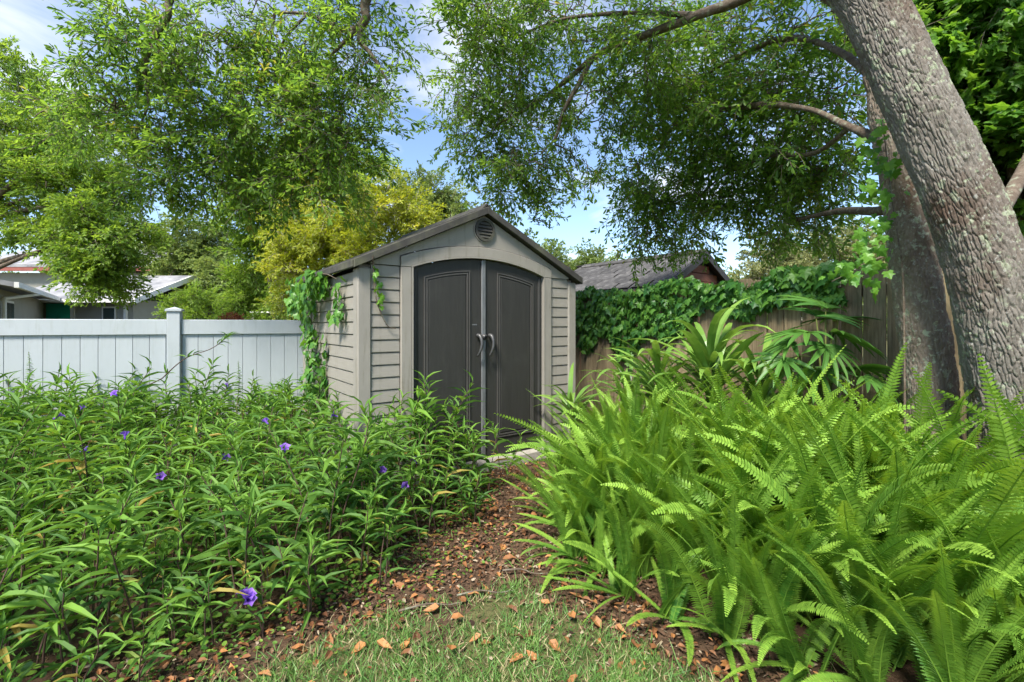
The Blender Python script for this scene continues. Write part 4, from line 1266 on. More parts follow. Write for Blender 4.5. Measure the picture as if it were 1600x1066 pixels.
# ------------------------------------------------------------------ mexican petunias
LANCE = [leaf_shape('lance')]
def petunia_leaf_mesh(seed):
    r = np.random.default_rng(seed)
    V, F = LANCE[0]
    V = V.copy()
    V[:, 2] += -.20 * V[:, 0] ** 2 * r.uniform(.2, 1.6)
    V[:, 1] *= .175
    V[:, 1] += .05 * np.sin(V[:, 0] * 3) * r.normal()
    return mesh_np('leaf', V, [F], M['petunia'], np.full(len(V), [.15, .35, .5, .62, .75, .96][seed % 6]))
PLEAF = [petunia_leaf_mesh(i) for i in range(6)]


def petunia_spec(seed, h):
    """stems and leaves of one plant; leaves as (pos, dir, up, length, tint)"""
    r = np.random.default_rng(seed)
    stems, leaves = [], []
    for s in range(r.integers(2, 5)):
        a = r.uniform(0, 6.28); lean = r.uniform(.05, .38)
        hh = h * r.uniform(.7, 1.08)
        d = np.array([math.cos(a), math.sin(a), 0])
        b0 = d * r.uniform(.0, .05)
        path = smooth_path([b0, b0 + d * lean * hh * .25 + [0, 0, hh * .4], b0 + d * lean * hh * .6 + [0, 0, hh * .75] + r.normal(0, .015, 3), b0 + d * lean * hh + [0, 0, hh]], 16)
        stems.append(path)
        T = unit(np.gradient(path, axis=0))
        nn = max(4, int(hh / .066))
        ph = r.uniform(0, 3.14)
        for k in range(nn):
            f = .16 + .84 * k / (nn - 1)
            q = f * 15; i0 = min(14, int(q)); p = path[i0] * (1 - (q - i0)) + path[i0 + 1] * (q - i0)
            t_ = T[i0]
            top_ = f > .86
            ph += math.pi / 2 + r.normal(0, .2)
            for sgn in (0, math.pi):
                if r.uniform() < (.30 if f < .4 else .06):
                    continue
                ang = ph + sgn + r.normal(0, .15)
                side = np.array([math.cos(ang), math.sin(ang), 0])
                elev = r.uniform(.9, 1.9) if top_ else r.uniform(.15, 1.15)
                v = side + t_ * elev
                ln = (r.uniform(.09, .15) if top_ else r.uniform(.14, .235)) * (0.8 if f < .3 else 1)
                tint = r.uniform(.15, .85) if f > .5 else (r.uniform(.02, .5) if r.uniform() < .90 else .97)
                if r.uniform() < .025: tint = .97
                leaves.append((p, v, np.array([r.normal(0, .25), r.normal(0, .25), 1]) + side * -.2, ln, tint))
            if not top_ and f > .3 and r.uniform() < .45:      # small axillary tuft
                for _k in range(3):
                    v = np.array([math.cos(ph), math.sin(ph), 0]) * .8 + t_ * r.uniform(.6, 1.4) + r.normal(0, .4, 3)
                    leaves.append((p, v, np.array([r.normal(0, .4), r.normal(0, .4), 1]), r.uniform(.05, .09), r.uniform(.5, .9)))
    return stems, leaves


def stem_mesh(stems):
    lb = LB()
    for p in stems:
        V, F = tube_np(p, np.linspace(.0050, .0022, len(p)), 5)
        lb.add(V, F, .5)
    V, F, T, _m = lb.arrays()
    return mesh_np('stem', V, [F], M['purple_stem'], None, True)


PV = []
for k in range(14):
    h = [.50, .58, .66, .74, .82, .42, .62][k % 7]
    st, lv = petunia_spec(100 + k, h)
    lb = LB()
    for p, v, u, ln, ti in lv:
        Vs, Fs = LANCE[0]
        Vc = Vs.copy(); Vc[:, 2] += -.22 * Vc[:, 0] ** 2 * random.uniform(.2, 1.6)
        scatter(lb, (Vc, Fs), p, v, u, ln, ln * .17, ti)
    PV.append((h, stem_mesh(st), lb.mesh('foliage', [M['petunia']]), st, lv))


def flower_mesh():
    lb = LB()
    a = np.linspace(0, 2 * np.pi, 11)[:-1]
    rr = [(.004, 0), (.006, .022), (.014, .034)]
    V = []
    for q, zz in rr:
        V += [(q * math.cos(x), q * math.sin(x), zz) for x in a]
    V += [((.027 if i % 2 == 0 else .018) * math.cos(x), (.027 if i % 2 == 0 else .018) * math.sin(x), .036 + (.0 if i % 2 == 0 else .004)) for i, x in enumerate(a)]
    F = [(k * 10 + i, k * 10 + (i + 1) % 10, (k + 1) * 10 + (i + 1) % 10, (k + 1) * 10 + i) for k in range(3) for i in range(10)]
    lb.add(np.array(V), np.array(F), np.array([.1] * 20 + [.5] * 10 + [.8] * 10))
    return lb.mesh('flower', [M['purple']], True)


FLW = flower_mesh()
rp_ = np.random.default_rng(77)
spots = []
tries = 0
while tries < 9000 and len(spots) < 285:
    tries += 1
    y = rp_.uniform(1.05, 6.3); x = rp_.uniform(-5.6, .1)
    if x > edge_x(BED_L, y) - .03 or vf_side(x, y) > -.16 or in_shed(x, y, .13):
        continue
    if x < -1.18 * y - .25:
        continue
    if y > 4.1 and x > -1.1:
        continue
    mind = .155 if y < 3.2 else .20
    if any((x - a) ** 2 + (y - b2) ** 2 < mind ** 2 for a, b2 in spots):
        continue
    spots.append((x, y))
spots.sort(key=lambda s: s[1])
G_PET = 'mexican petunias in the left bed'
nearest = 0
flower_px = [(350, 712), (187, 620), (86, 664), (593, 735), (548, 745), (655, 722), (345, 1012), (381, 930), (530, 650), (128, 650), (490, 780), (355, 1005), (370, 600), (310, 640), (450, 700), (250, 760), (620, 760), (130, 720), (420, 660), (200, 690)]
pet_objs = []
for k, (x, y) in enumerate(spots):
    dedge = edge_x(BED_L, y) - x
    want = .62 + .10 * math.sin(x * 2.1 + y) + (.10 if y > 3.4 else 0) + rp_.normal(0, .085)
    if rp_.uniform() < .07: want += .17
    if dedge < .35: want -= .18
    if y < 1.9: want -= .06
    if y > 4.6: want += .06
    c = min(range(14), key=lambda q: abs(PV[q][0] - want) + rp_.uniform(0, .2))
    h, sm, fm, st, lv = PV[c]
    s = want / h
    near_one = 1.45 < y < 2.7 and -1.02 * y < x and nearest < 24
    if dedge < .3: lab = 'petunia plant with narrow leaves at the mulch edge of the left bed'
    elif y > 4.3: lab = 'tall petunia plant with narrow leaves in front of the white fence'
    elif y < 2.3: lab = 'petunia plant with narrow leaves in the near corner of the left bed'
    elif in_shed(x, y, .55): lab = 'petunia plant with narrow leaves close under the left shed wall'
    elif vf_side(x, y) > -.8: lab = 'petunia plant with narrow leaves one row in from the white fence'
    elif x < -.75 * y: lab = 'petunia plant with narrow leaves at the outer left of the bed'
    elif y > 3.2: lab = 'petunia plant with narrow leaves mid-bed, nearer the shed than the lawn'
    else: lab = 'petunia plant with narrow leaves mid-bed, nearer the lawn than the shed'
    root = empty('petunia_plant', (x, y, float(ground_z(x, y)) - .01), rp_.uniform(0, 6.28), lab, 'plant', lab.replace('petunia plant', 'petunias'))
    root.scale = (s, s, s)
    link('stem', sm, root)
    if near_one:
        nearest += 1
        for p, v, u, ln, ti in lv:
            m = PLEAF[int(np.argmin([abs(ti - q) for q in (.15, .35, .5, .62, .75, .96)]))]
            R = basis(np.atleast_2d(v).astype(float), np.atleast_2d(u).astype(float))[0]
            o = link('leaf', m, root)
            o.matrix_local = Matrix.Translation(p) @ Matrix(R.tolist()).to_4x4() @ Matrix.Scale(ln, 4)
    else:
        link('foliage', fm, root, kind='stuff')
    pet_objs.append((root, x, y, s, st))
for px, py in flower_px:
    best = None
    for root, x, y, s, st in pet_objs:
        rz = root.rotation_euler[2]
        for p in st:
            for tip in (p[-1], p[11]):
                q = np.array([x + s * (tip[0] * math.cos(rz) - tip[1] * math.sin(rz)), y + s * (tip[0] * math.sin(rz) + tip[1] * math.cos(rz)), s * tip[2]])
                qx, qy = 800 + FPX * q[0] / q[1], HOR + FPX * (CAMZ - q[2]) / q[1]
                sc = (qx - px) ** 2 + (qy - py) ** 2 + (0 if tip is p[-1] else 300)
                if best is None or sc < best[0]:
                    best = (sc, root, tip, s)
    _s, root, tip, s = best
    root["label"] = root["label"].replace('petunia plant with narrow leaves', 'purple-flowered petunia plant')
    root["label"] = root["label"].replace('tall petunia plant with narrow leaves', 'tall purple-flowered petunia plant')
    o = link('flower', FLW, root)
    o.location = tip + np.array([0, 0, .02]); o.rotation_euler = (rp_.uniform(.5, 1.1), rp_.uniform(-.4, .4), rp_.uniform(0, 6.28)); o.scale = (1.2 / s,) * 3
    o["label"] = 'purple trumpet flower'

# long bare stem leaning across the fence post
ls = empty('leaning_petunia', (-2.72, 4.55, 0), 0, 'lone leggy petunia stem leaning across the white fence post', 'plant')
path = smooth_path([(-2.72, 4.55, 0)] + [P(205, 650, 4.6) * 0 + P(225, 625, 4.55), P(255, 590, 4.55), P(290, 560, 4.55), P(330, 545, 4.55), P(355, 527, 4.55)], 24) - np.array([-2.72, 4.55, 0])
V, F = tube_np(path, np.linspace(.007, .003, 24), 6)
link('stem', mesh_np('stem', V, [F], M['purple_stem'], None, True), ls)
for k in range(26):
    i0 = [23, 22, 21, 20, 14, 15][k % 6] if k < 20 else 10
    v = unit(path[min(i0 + 1, 23)] - path[i0 - 1]) * .9 + rp_.normal(0, .55, 3)
    R = basis(np.atleast_2d(v), np.atleast_2d(rp_.normal(0, .4, 3) + [0, 0, 1]))[0]
    o = link('leaf', PLEAF[k % 5], ls)
    o.matrix_local = Matrix.Translation(path[i0]) @ Matrix(R.tolist()).to_4x4() @ Matrix.Scale(rp_.uniform(.07, .13), 4)
# spike of seed heads rising before the fence
for px, py, nm in ((45, 550, 'tall basil-like flower spike before the white fence, far left'), (372, 565, 'thin brown flower spike before the fence near the shed')):
    tp = P(px, py, 4.4)
    sp = empty('flower_spike', (tp[0] - .03, tp[1], 0), 0, nm, 'plant')
    ph_ = smooth_path([(0, 0, 0), (.01, 0, tp[2] * .5), (.04, 0, tp[2] * .8), (.03, 0, tp[2])], 16)
    V, F = tube_np(ph_, np.linspace(.005, .002, 16), 5)
    link('stem', mesh_np('stem', V, [F], M['green_stem'], None, True), sp)
    lb = LB()
    for k in range(70):
        f = k / 69; q = ph_[int(8 + 7 * f)]
        a = k * 2.4
        scatter(lb, leaf_shape('round'), q + [0, 0, .08 * (f * 7 - int(f * 7))], [math.cos(a), math.sin(a), -.2], [0, 0, 1.0], .045 * (1.15 - f), .035 * (1.15 - f), rp_.uniform(.1, .8))
    link('seed_head', lb.mesh('seed_head', [M['cover']]), sp, kind='stuff')

# ------------------------------------------------------------------ sword ferns
def frond_mesh(seed):
    r = np.random.default_rng(seed)
    L = 1.0
    n = 66
    arch = r.uniform(.05, .30) if seed % 4 else r.uniform(.35, .65)
    swing = r.normal(0, .12)
    f = np.linspace(0, 1, 60)
    ang = math.radians(r.uniform(68, 84)) - arch * 1.9 * f ** 2.2 - .25 * f
    dx = np.cos(ang) / 59; dz = np.sin(ang) / 59
    path = np.stack([np.cumsum(dx), swing * f ** 2, np.cumsum(dz)], -1)
    path -= path[0]
    T = unit(np.gradient(path, axis=0))
    side = unit(np.cross(T, np.array([0, 1.0, 0])) * 0 + np.array([0, 1.0, 0]) - T * T[:, 1:2])
    roll = r.normal(0, .28) + r.normal(0, .45) * f
    nrm0 = np.cross(T, side)
    S = side * np.cos(roll)[:, None] + nrm0 * np.sin(roll)[:, None]
    N = np.cross(T, S)
    N = np.where((N[:, 2:3] < 0), N, N)
    lb = LB()
    V, F = tube_np(path[::4], np.linspace(.0045, .0012, len(path[::4])), 4)
    lb.add(V, F, .55)
    pos, xd, up, ln, wd, ti = [], [], [], [], [], []
    ptip = r.uniform(0, .15)
    for k in range(n):
        t_ = .05 + .945 * k / (n - 1)
        i0 = min(58, int(t_ * 59))
        p = path[i0] + (path[i0 + 1] - path[i0]) * (t_ * 59 - i0)
        w = .051 * min(1, .60 + (t_ - .05) * 3.2) * (1 - t_ ** 6) ** .8 * (1 - .30 * t_) + .004
        for s in (-1, 1):
            if r.uniform() < .015: continue
            pos.append(p); up.append(N[i0] + r.normal(0, .055, 3) + T[i0] * .12)
            xd.append(S[i0] * s + T[i0] * (.15 + .45 * t_ ** 2) + N[i0] * r.normal(.10, .04))
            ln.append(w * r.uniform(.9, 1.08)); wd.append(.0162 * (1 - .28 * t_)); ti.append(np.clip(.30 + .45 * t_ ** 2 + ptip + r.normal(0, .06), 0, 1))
    PV_ = np.array([(0, .42, .0), (0, -.42, 0), (.55, .52, .06), (.55, -.40, .06), (1, .05, -.06)])
    PF_ = np.array([(0, 1, 3), (0, 3, 2), (2, 3, 4)])
    n_ = len(pos)
    ln, wd = np.array(ln), np.array(wd)
    R = basis(np.array(xd), np.array(up))
    Lc = PV_[None] * np.stack([ln, wd, ln], -1)[:, None, :]
    Wd = np.einsum('nij,nkj->nki', R, Lc) + np.array(pos)[:, None, :]
    FF = PF_[None] + (np.arange(n_) * 5)[:, None, None]
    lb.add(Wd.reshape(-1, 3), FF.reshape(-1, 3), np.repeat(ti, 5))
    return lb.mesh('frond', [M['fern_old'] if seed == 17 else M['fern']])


FR = [frond_mesh(i) for i in range(18)]
rf = np.random.default_rng(13)
fs = []
tries = 0
while tries < 8000 and len(fs) < 150:
    tries += 1
    y = rf.uniform(1.45, 4.9); x = rf.uniform(.1, 4.0)
    if x < edge_x(BED_R, y) + .10 or wf_side(x, y) > -.30 or in_shed(x, y, .22): continue
    if math.hypot(x - 2.74, y - 2.44) < .40 or math.hypot(x - 2.6, y - 2.92) < .30: continue
    if x > 1.3 * y + .55: continue
    if y > 3.75 and x > 1.15: continue        # strap plants there
    if any((x - a) ** 2 + (y - b2) ** 2 < .175 ** 2 for a, b2 in fs): continue
    fs.append((x, y))
for x, y in fs:
    d_edge = x - edge_x(BED_R, y)
    if d_edge < .32: lab, g = 'sword fern arching over the mulch path at the bed edge', 'sword ferns along the path'
    elif math.hypot(x - 2.6, y - 2.6) < .85: lab, g = 'sword fern at the foot of the oak trunks', 'sword ferns by the trunks'
    elif y > 3.4: lab, g = 'sword fern between the shed door and the fence', 'sword ferns by the shed'
    elif y < 1.8: lab, g = 'sword fern in the nearest corner of the right bed', 'sword ferns in the near corner'
    elif x > 1.9: lab, g = 'sword fern at the outer right of the bed before the leaning trunk', 'sword ferns at the outer right'
    elif y > 2.7: lab, g = 'sword fern mid-bed just in front of the strap-leaved plants', 'sword ferns before the strap plants'
    else: lab, g = 'sword fern in the thick of the right bed, away from its edges', 'sword ferns in the right bed'
    root = empty('sword_fern', (x, y, float(ground_z(x, y)) - .01), rf.uniform(0, 6.28), lab, 'fern', g)
    nfr = rf.integers(10, 13)
    size = rf.uniform(.80, 1.02) * (.80 if y < 1.75 else 1.22 if x > 1.45 else 1.10 if d_edge > .55 else .95 if d_edge > .3 else .70)
    for k in range(nfr):
        o = link('frond', FR[rf.integers(0, 17)] if rf.uniform() > .003 else FR[17], root)
        inner = k % 3 == 0
        o.location = (rf.normal(0, .03), rf.normal(0, .03), 0)
        face = math.atan2(-y, -x * .6) - root.rotation_euler[2]
        az_ = face + rf.normal(0, .75) if rf.uniform() < .80 else k / nfr * 6.283 + rf.normal(0, .3)
        o.rotation_euler = (rf.normal(0, .12), rf.normal(-.05 if inner else .10, .12), az_)
        sc = size * rf.uniform(.75, 1.15)
        o.scale = (sc, sc, sc)
    if d_edge < .36:          # short outer fronds lying over the path edge
        for k in range(5):
            o = link('frond', FR[rf.integers(0, 17)], root)
            o.location = (0, 0, .02)
            o.rotation_euler = (rf.normal(0, .15), rf.uniform(.55, .95), math.radians(215) - root.rotation_euler[2] + rf.normal(0, .7))
            o.scale = (rf.uniform(.34, .55),) * 3

# ------------------------------------------------------------------ strap-leaved plants and lady palm by the fence
def strap_mesh(seed, w=.075, droop=1.0):
    r = np.random.default_rng(seed)
    n = 9
    f = np.linspace(0, 1, n)
    ang = math.radians(72) - f ** 1.6 * droop * r.uniform(.6, 1.5)
    p = np.stack([np.cumsum(np.cos(ang)) / n, .06 * r.normal() * f ** 2, np.cumsum(np.sin(ang)) / n], -1); p -= p[0]
    wd = w * np.sin(np.clip(f * .92 + .10, 0, 1) * np.pi) ** .7 * .5
    wd[-1] = .001
    V = []
    for i in range(n):
        V += [p[i] + [0, wd[i], wd[i] * .45], p[i], p[i] + [0, -wd[i], wd[i] * .45]]
    F = [(i * 3 + j, (i + 1) * 3 + j, (i + 1) * 3 + j + 1, i * 3 + j + 1) for i in range(n - 1) for j in (0, 1)]
    return mesh_np('leaf', np.array(V), [np.array(F)], M['strap'], np.repeat(np.clip(.35 + .3 * f, 0, 1), 3))


STR = [strap_mesh(i) for i in range(8)]
def strap_plant(pos, n, size, label, seed):
    r = np.random.default_rng(seed)
    root = empty('strap_leaf_plant', (pos[0], pos[1], 0), 0, label, 'plant')
    MB().tube([(0, 0, 0), (.01, 0, pos[2] * .6), (0, 0, pos[2])], [.018, .015, .012], 7).obj('stem', M['green_stem'], root)
    for k in range(n):
        o = link('leaf', STR[k % 8], root)
        o.location = (r.normal(0, .012), r.normal(0, .012), max(.02, pos[2] * (1 - .45 * (k % 4) / 4) - .03))
        o.rotation_euler = (r.normal(0, .1), r.normal(.0 if k % 3 == 0 else .42, .2), k * 2.4 + r.normal(0, .2))
        s = size * r.uniform(.75, 1.15)
        o.scale = (s, s * 1.1, s)
for k, (px, py, Z, n, size, lab) in enumerate([
        (1110, 570, 3.9, 48, .86, 'big glossy strap-leaved plant before the vine fence, its tallest clump'),
        (1030, 590, 4.2, 40, .76, 'strap-leaved plant left of the tallest clump, nearer the shed'),
        (1185, 585, 3.7, 34, .66, 'strap-leaved plant next to the lady palm'),
        (893, 630, 4.55, 28, .56, 'small strap-leaved plant tight against the right shed corner'),
        (985, 600, 4.5, 30, .64, 'strap-leaved plant low beneath the hanging vine')]):
    strap_plant(P(px, py, Z), n, size, lab, 50 + k)


def fan_mesh(seed):
    r = np.random.default_rng(seed)
    lb = LB()
    m = r.integers(7, 11)
    for k in range(m):
        a = (k / (m - 1) - .5) * 2.9
        L = .42 * (1 - .18 * abs(a)) * r.uniform(.9, 1.08)
        f = np.linspace(0, 1, 7)
        x = f * L; zz = -.25 * L * f ** 2.2 + .02 * f
        w = .024 * np.sin(np.clip(f * .85 + .13, 0, 1) * np.pi) ** .6; w[-1] *= .4
        V = []
        for i in range(7):
            V += [(x[i], w[i], zz[i] + w[i] * .5), (x[i], 0, zz[i]), (x[i], -w[i], zz[i] + w[i] * .5)]
        V = np.array(V)
        c, s = math.cos(a), math.sin(a)
        V = np.stack([V[:, 0] * c - V[:, 1] * s, V[:, 0] * s + V[:, 1] * c, V[:, 2] + .06 * abs(a) * V[:, 0]], -1)
        F = np.array([(i * 3 + j, (i + 1) * 3 + j, (i + 1) * 3 + j + 1, i * 3 + j + 1) for i in range(6) for j in (0, 1)])
        lb.add(V, F, r.uniform(.2, .8))
    return lb.mesh('leaf', [M['palm']])


FAN = [fan_mesh(i) for i in range(5)]
pb = P(1290, 640, 3.45)
palm = empty('lady_palm', (pb[0], pb[1], 0), 0, 'dark green lady palm with fan leaves before the wooden fence', 'palm')
for k, (px, py, Z, rz, ry, s) in enumerate([(1275, 495, 3.45, .6, -.2, 1.0), (1290, 482, 3.45, 1.9, -.5, .95), (1262, 520, 3.4, 3.3, .1, .9), (1300, 520, 3.35, -.5, .35, .95), (1240, 535, 3.5, 2.7, .4, .85), (1290, 540, 3.3, -1.6, .7, .8), (1225, 560, 3.4, 3.6, .6, .75), (1340, 575, 3.3, .1, .2, .8), (1350, 590, 3.2, -.9, .5, .7), (1275, 575, 3.45, -2.2, .6, .8), (1310, 500, 3.5, .9, -.1, .9)]):
    q = P(px, py, Z) - np.array([pb[0], pb[1], 0])
    V, F = tube_np(smooth_path([(random.uniform(-.05, .05), random.uniform(-.05, .05), 0), (q[0] * .3, q[1] * .3, q[2] * .5), (q[0] * .7, q[1] * .7, q[2] * .85), q], 12), np.linspace(.012, .004, 12), 6)
    link('stem', mesh_np('stem', V, [F], M['green_stem'], None, True), palm)
    o = link('leaf', FAN[k % 5], palm)
    o.location = q; o.rotation_euler = (random.uniform(-.3, .3), ry, rz); o.scale = (s, s, s)

# ------------------------------------------------------------------ vines
VS, VFc = leaf_shape('vine')
VL = {}
for nm in ('vine', 'young_vine'):
    VL[nm] = [mesh_np('leaf', VS * np.array([1, 1.0, 1]), [VFc], M[nm], np.full(len(VS), ti)) for ti in (.2, .4, .6, .8)]


def vine(name, label, loc, spots_, mat, size, rng, stems, max_leaf=300, stem_mat=None):
    """spots_: rows (pos, outward normal); hanging leaves as parts, the surplus joined"""
    root = empty(name, loc, 0, label, 'vine')
    o_ = np.array(loc)
    for st in stems:
        p = smooth_path(np.array(st), 24) - o_
        V, F = tube_np(p, np.linspace(.007, .003, 24), 5)
        link('stem', mesh_np('stem', V, [F], stem_mat or M['branch'], None, True), root)
    lb = LB(); k = 0
    for pos, nrm in spots_:
        s = size * (.45 + .95 * rng.beta(2, 2.2))
        nn = unit(np.asarray(nrm) + rng.normal(0, .38, 3))
        dwn = np.array([rng.normal(0, .45), rng.normal(0, .45), -1.0])
        if k < max_leaf:
            R = basis(np.atleast_2d(dwn), np.atleast_2d(nn))[0]
            o = link('leaf', VL[mat][rng.integers(0, 4)], root)
            o.matrix_local = Matrix.Translation(np.asarray(pos) - o_) @ Matrix(R.tolist()).to_4x4() @ Matrix.Scale(s, 4)
        else:
            scatter(lb, (VS, VFc), np.asarray(pos) - o_, dwn, nn, s, s, rng.uniform(.1, .9))
        k += 1
    if lb.n:
        link('foliage', lb.mesh('foliage', [M[mat]]), root, kind='stuff')
    return root


rv = np.random.default_rng(21)
wn_ = np.array([WF_D[1], -WF_D[0]]) * -1.0        # outward, to our side
sp = []
while len(sp) < 3100:
    k = rv.uniform(.25, 4.6)
    xw = WF0 + WF_D * k
    reach = np.interp(k, [.4, 1.0, 1.6, 2.2, 3.0, 3.8, 4.6], [.22, .38, .54, .68, .88, 1.1, 1.15]) * (.85 + .35 * math.sin(k * 5.1) * math.sin(k * 2.3 + 1))
    dz = rv.uniform(0, 1) ** 1.2 * reach
    th = .03 + .14 * rv.uniform(0, 1) * (1 - .5 * dz / max(reach, .1))
    over = rv.uniform(-.12, .02) if dz < .06 else 0
    z = (1.86 if k < 1.9 else 1.89) - dz + (.05 * math.sin(k * 4) + .03 * math.sin(k * 11)) * (dz < .15)
    q = xw + wn_ * (th + over)
    nr = np.array([wn_[0], wn_[1], .5 if dz > .12 else 1.3])
    sp.append(((q[0], q[1], z), nr, q[1]))
sp.sort(key=lambda s: s[2])
v0 = WF0 + WF_D * 2.5
def onf(k, z, t_=.03):
    q = WF0 + WF_D * k + wn_ * t_
    return (q[0], q[1], z)
vine('fence_vine', 'thick green creeper draped over the top of the wooden fence', (v0[0], v0[1], 0), [(a, b2) for a, b2, c in sp], 'vine', .085, rv,
     [[onf(3.4, 0), onf(3.5, .6), onf(3.3, 1.2), onf(3.1, 1.8)], [onf(2.5, 0), onf(2.5, .7), onf(2.3, 1.3), onf(2.1, 1.85)], [onf(4.4, 1.80, .05), onf(3.2, 1.82, .05), onf(1.8, 1.76, .05), onf(.5, 1.78, .05)]])

# vine over the shed's back left corner
def shed_pt(a, b2, z):
    q = SHED_O[:2] + SHED_U * a + SHED_B * b2
    return np.array([q[0], q[1], z])
sp = []
so = np.array([-SHED_U[0], -SHED_U[1], .25])
for k in range(250):     # crown of leaves at the eave
    b2 = rv.uniform(.75, 1.95); 
    z = ZB + 1.82 - rv.uniform(0, .42) * (1.0 if b2 > 1.1 else .55)
    sp.append((shed_pt(-1.26 - rv.uniform(0, .16), b2, z), so))
for k in range(150):     # hanging column
    z = rv.uniform(.55, 1.5)
    b2 = 1.35 + .10 * math.sin(z * 5) + rv.normal(0, .11)
    sp.append((shed_pt(-1.24 - rv.uniform(0, .10), b2, z), so))
for k in range(34):      # small tuft nearer the corner
    sp.append((shed_pt(-1.25 - rv.uniform(0, .05), rv.normal(.42, .08), ZB + 1.74 - rv.uniform(0, .40)), so))
for k in range(30):      # thin strand
    z = rv.uniform(.5, 1.35)
    sp.append((shed_pt(-1.235 - rv.uniform(0, .02), .92 + rv.normal(0, .02), z), so))
rv.shuffle(sp)
sv = shed_pt(-1.25, 1.35, 0)
vine('shed_vine', 'leafy creeper climbing the back left corner of the shed', (sv[0], sv[1], 0), sp, 'vine', .085, rv,
     [[shed_pt(-1.235, 1.4, 0), shed_pt(-1.235, 1.3, .6), shed_pt(-1.24, 1.42, 1.2), shed_pt(-1.27, 1.3, 1.85)], [shed_pt(-1.235, .92, 0), shed_pt(-1.228, .93, .6), shed_pt(-1.228, .91, 1.0), shed_pt(-1.228, .92, 1.36)], [shed_pt(-1.30, 1.5, 1.87), shed_pt(-1.29, 1.1, 1.88), shed_pt(-1.29, .7, 1.87), shed_pt(-1.27, .4, 1.80)]])
sp = []
for k in range(20):
    z = ZB + 1.78 - k * .017
    sp.append((shed_pt(-1.10 + .02 * math.sin(k) + .0035 * k, -.02 - rv.uniform(0, .03), z), np.array([SHED_B[0] * -1, SHED_B[1] * -1, .2])))
tvp = shed_pt(-1.10, -.03, 0)
vine('hanging_tendril', 'light green tendril hanging over the front left corner of the shed', (tvp[0], tvp[1], 0), sp, 'young_vine', .045, rv,
     [[shed_pt(-1.12, -.075, ZB + 1.86), shed_pt(-1.10, -.03, ZB + 1.74), shed_pt(-1.07, -.02, ZB + 1.5), shed_pt(-.98, -.014, ZB + 1.30), shed_pt(-.90, -.016, ZB + 1.27)]])

# vine up the mossy trunk
sp = []
for px, py, n_ in ((1375, 190, 9), (1360, 225, 12), (1372, 255, 14), (1360, 290, 14), (1378, 320, 10), (1350, 370, 10), (1365, 395, 12), (1340, 410, 10), (1320, 425, 9), (1375, 345, 5), (1345, 440, 5)):
    for k in range(n_):
        q = P(px + 6 + rv.normal(0, 16), py + rv.normal(0, 15), 2.84 + rv.normal(0, .06))
        sp.append((q, np.array([-.4, -.8, .5])))
tb_ = P(1420, 520, 2.80)
vine('trunk_vine', 'light green vine with pointed leaves climbing the mossy trunk', (tb_[0], tb_[1], 0), sp, 'young_vine', .062, rv,
     [[(tb_[0] - .02, tb_[1], 0), P(1412, 470, 2.83), P(1404, 380, 2.86), P(1392, 300, 2.89), P(1378, 180, 2.95)], [P(1385, 400, 2.86), P(1355, 410, 2.86), P(1330, 425, 2.9), P(1300, 440, 3.0)]])

# ------------------------------------------------------------------ lawn, mulch, litter, ground cover
rg = np.random.default_rng(8)
N = 130000
x = rg.uniform(-2.2, 2.2, N); y = rg.uniform(1.2, 3.0, N)
ta = turf_amount(x, y)
patch = vnoise(x * 4, y * 4, 17) * .5 + vnoise(x * 11, y * 11, 18) * .35
keep = (rg.uniform(0, 1, N) < np.clip(ta * (.70 + .9 * patch) + .035 * (y < 3.0) * (patch > .05), 0, 1))
x, y, patch = x[keep], y[keep], patch[keep]
n = len(x)
h = rg.uniform(.025, .085, n)
az = rg.uniform(0, 6.28, n); ln = rg.uniform(.2, 1.5, n)
d = np.stack([np.cos(az) * ln, np.sin(az) * ln, np.ones(n)], -1)
BV = np.array([(0, .5, 0), (0, -.5, 0), (.55, .38, .02), (.55, -.38, .02), (1, 0, -.16)]); BF = np.array([(0, 1, 3), (0, 3, 2), (2, 3, 4)])
lb = LB()
tint = np.where(rg.uniform(0, 1, n) < .09 + .10 * (patch < 0), .98, np.clip(.45 + .4 * patch + rg.normal(0, .15, n), 0, .9))
scatter(lb, (BV, BF), np.stack([x, y, ground_z(x, y) - .002], -1), d, np.stack([rg.normal(0, 1, n), rg.normal(0, 1, n), np.full(n, .3)], -1), h, rg.uniform(.0028, .0058, n), tint)
link('lawn_grass', lb.mesh('lawn_grass', [M['grass']]), kind='stuff', label='thin patchy lawn grass mixed with dry blades in the foreground', cat='grass')

CV = np.array([(0, .5, 0), (.1, -.45, .02), (.55, -.55, .10), (1, -.2, .0), (.92, .4, .05), (.5, .55, .12)])
CF = np.array([(0, 1, 2), (0, 2, 5), (5, 2, 3), (5, 3, 4)])
N = 60000
x = rg.uniform(-2.6, 2.4, N); y = rg.uniform(1.2, 5.0, N)
ok = np.array([not in_shed(a, b2, .06) for a, b2 in zip(x, y)])
l_, r_ = edge_x(BED_L, y), edge_x(BED_R, y)
ta = turf_amount(x, y)
inpath = (x > l_ - .45) & (x < r_ + .45)
ok &= inpath & (rg.uniform(0, 1, N) < np.clip(1 - .86 * ta, 0, 1) * (.75 + .5 * vnoise(x * 3, y * 3, 30)))
x, y = x[ok], y[ok]; n = len(x)
lb = LB()
s = rg.uniform(.010, .045, n) * rg.uniform(.5, 1, n)
az = rg.uniform(0, 6.28, n)
tint = np.where(rg.uniform(0, 1, n) < .10, .985, np.clip(.45 + .3 * vnoise(x * 4, y * 4, 31) + rg.normal(0, .2, n), 0, .9))
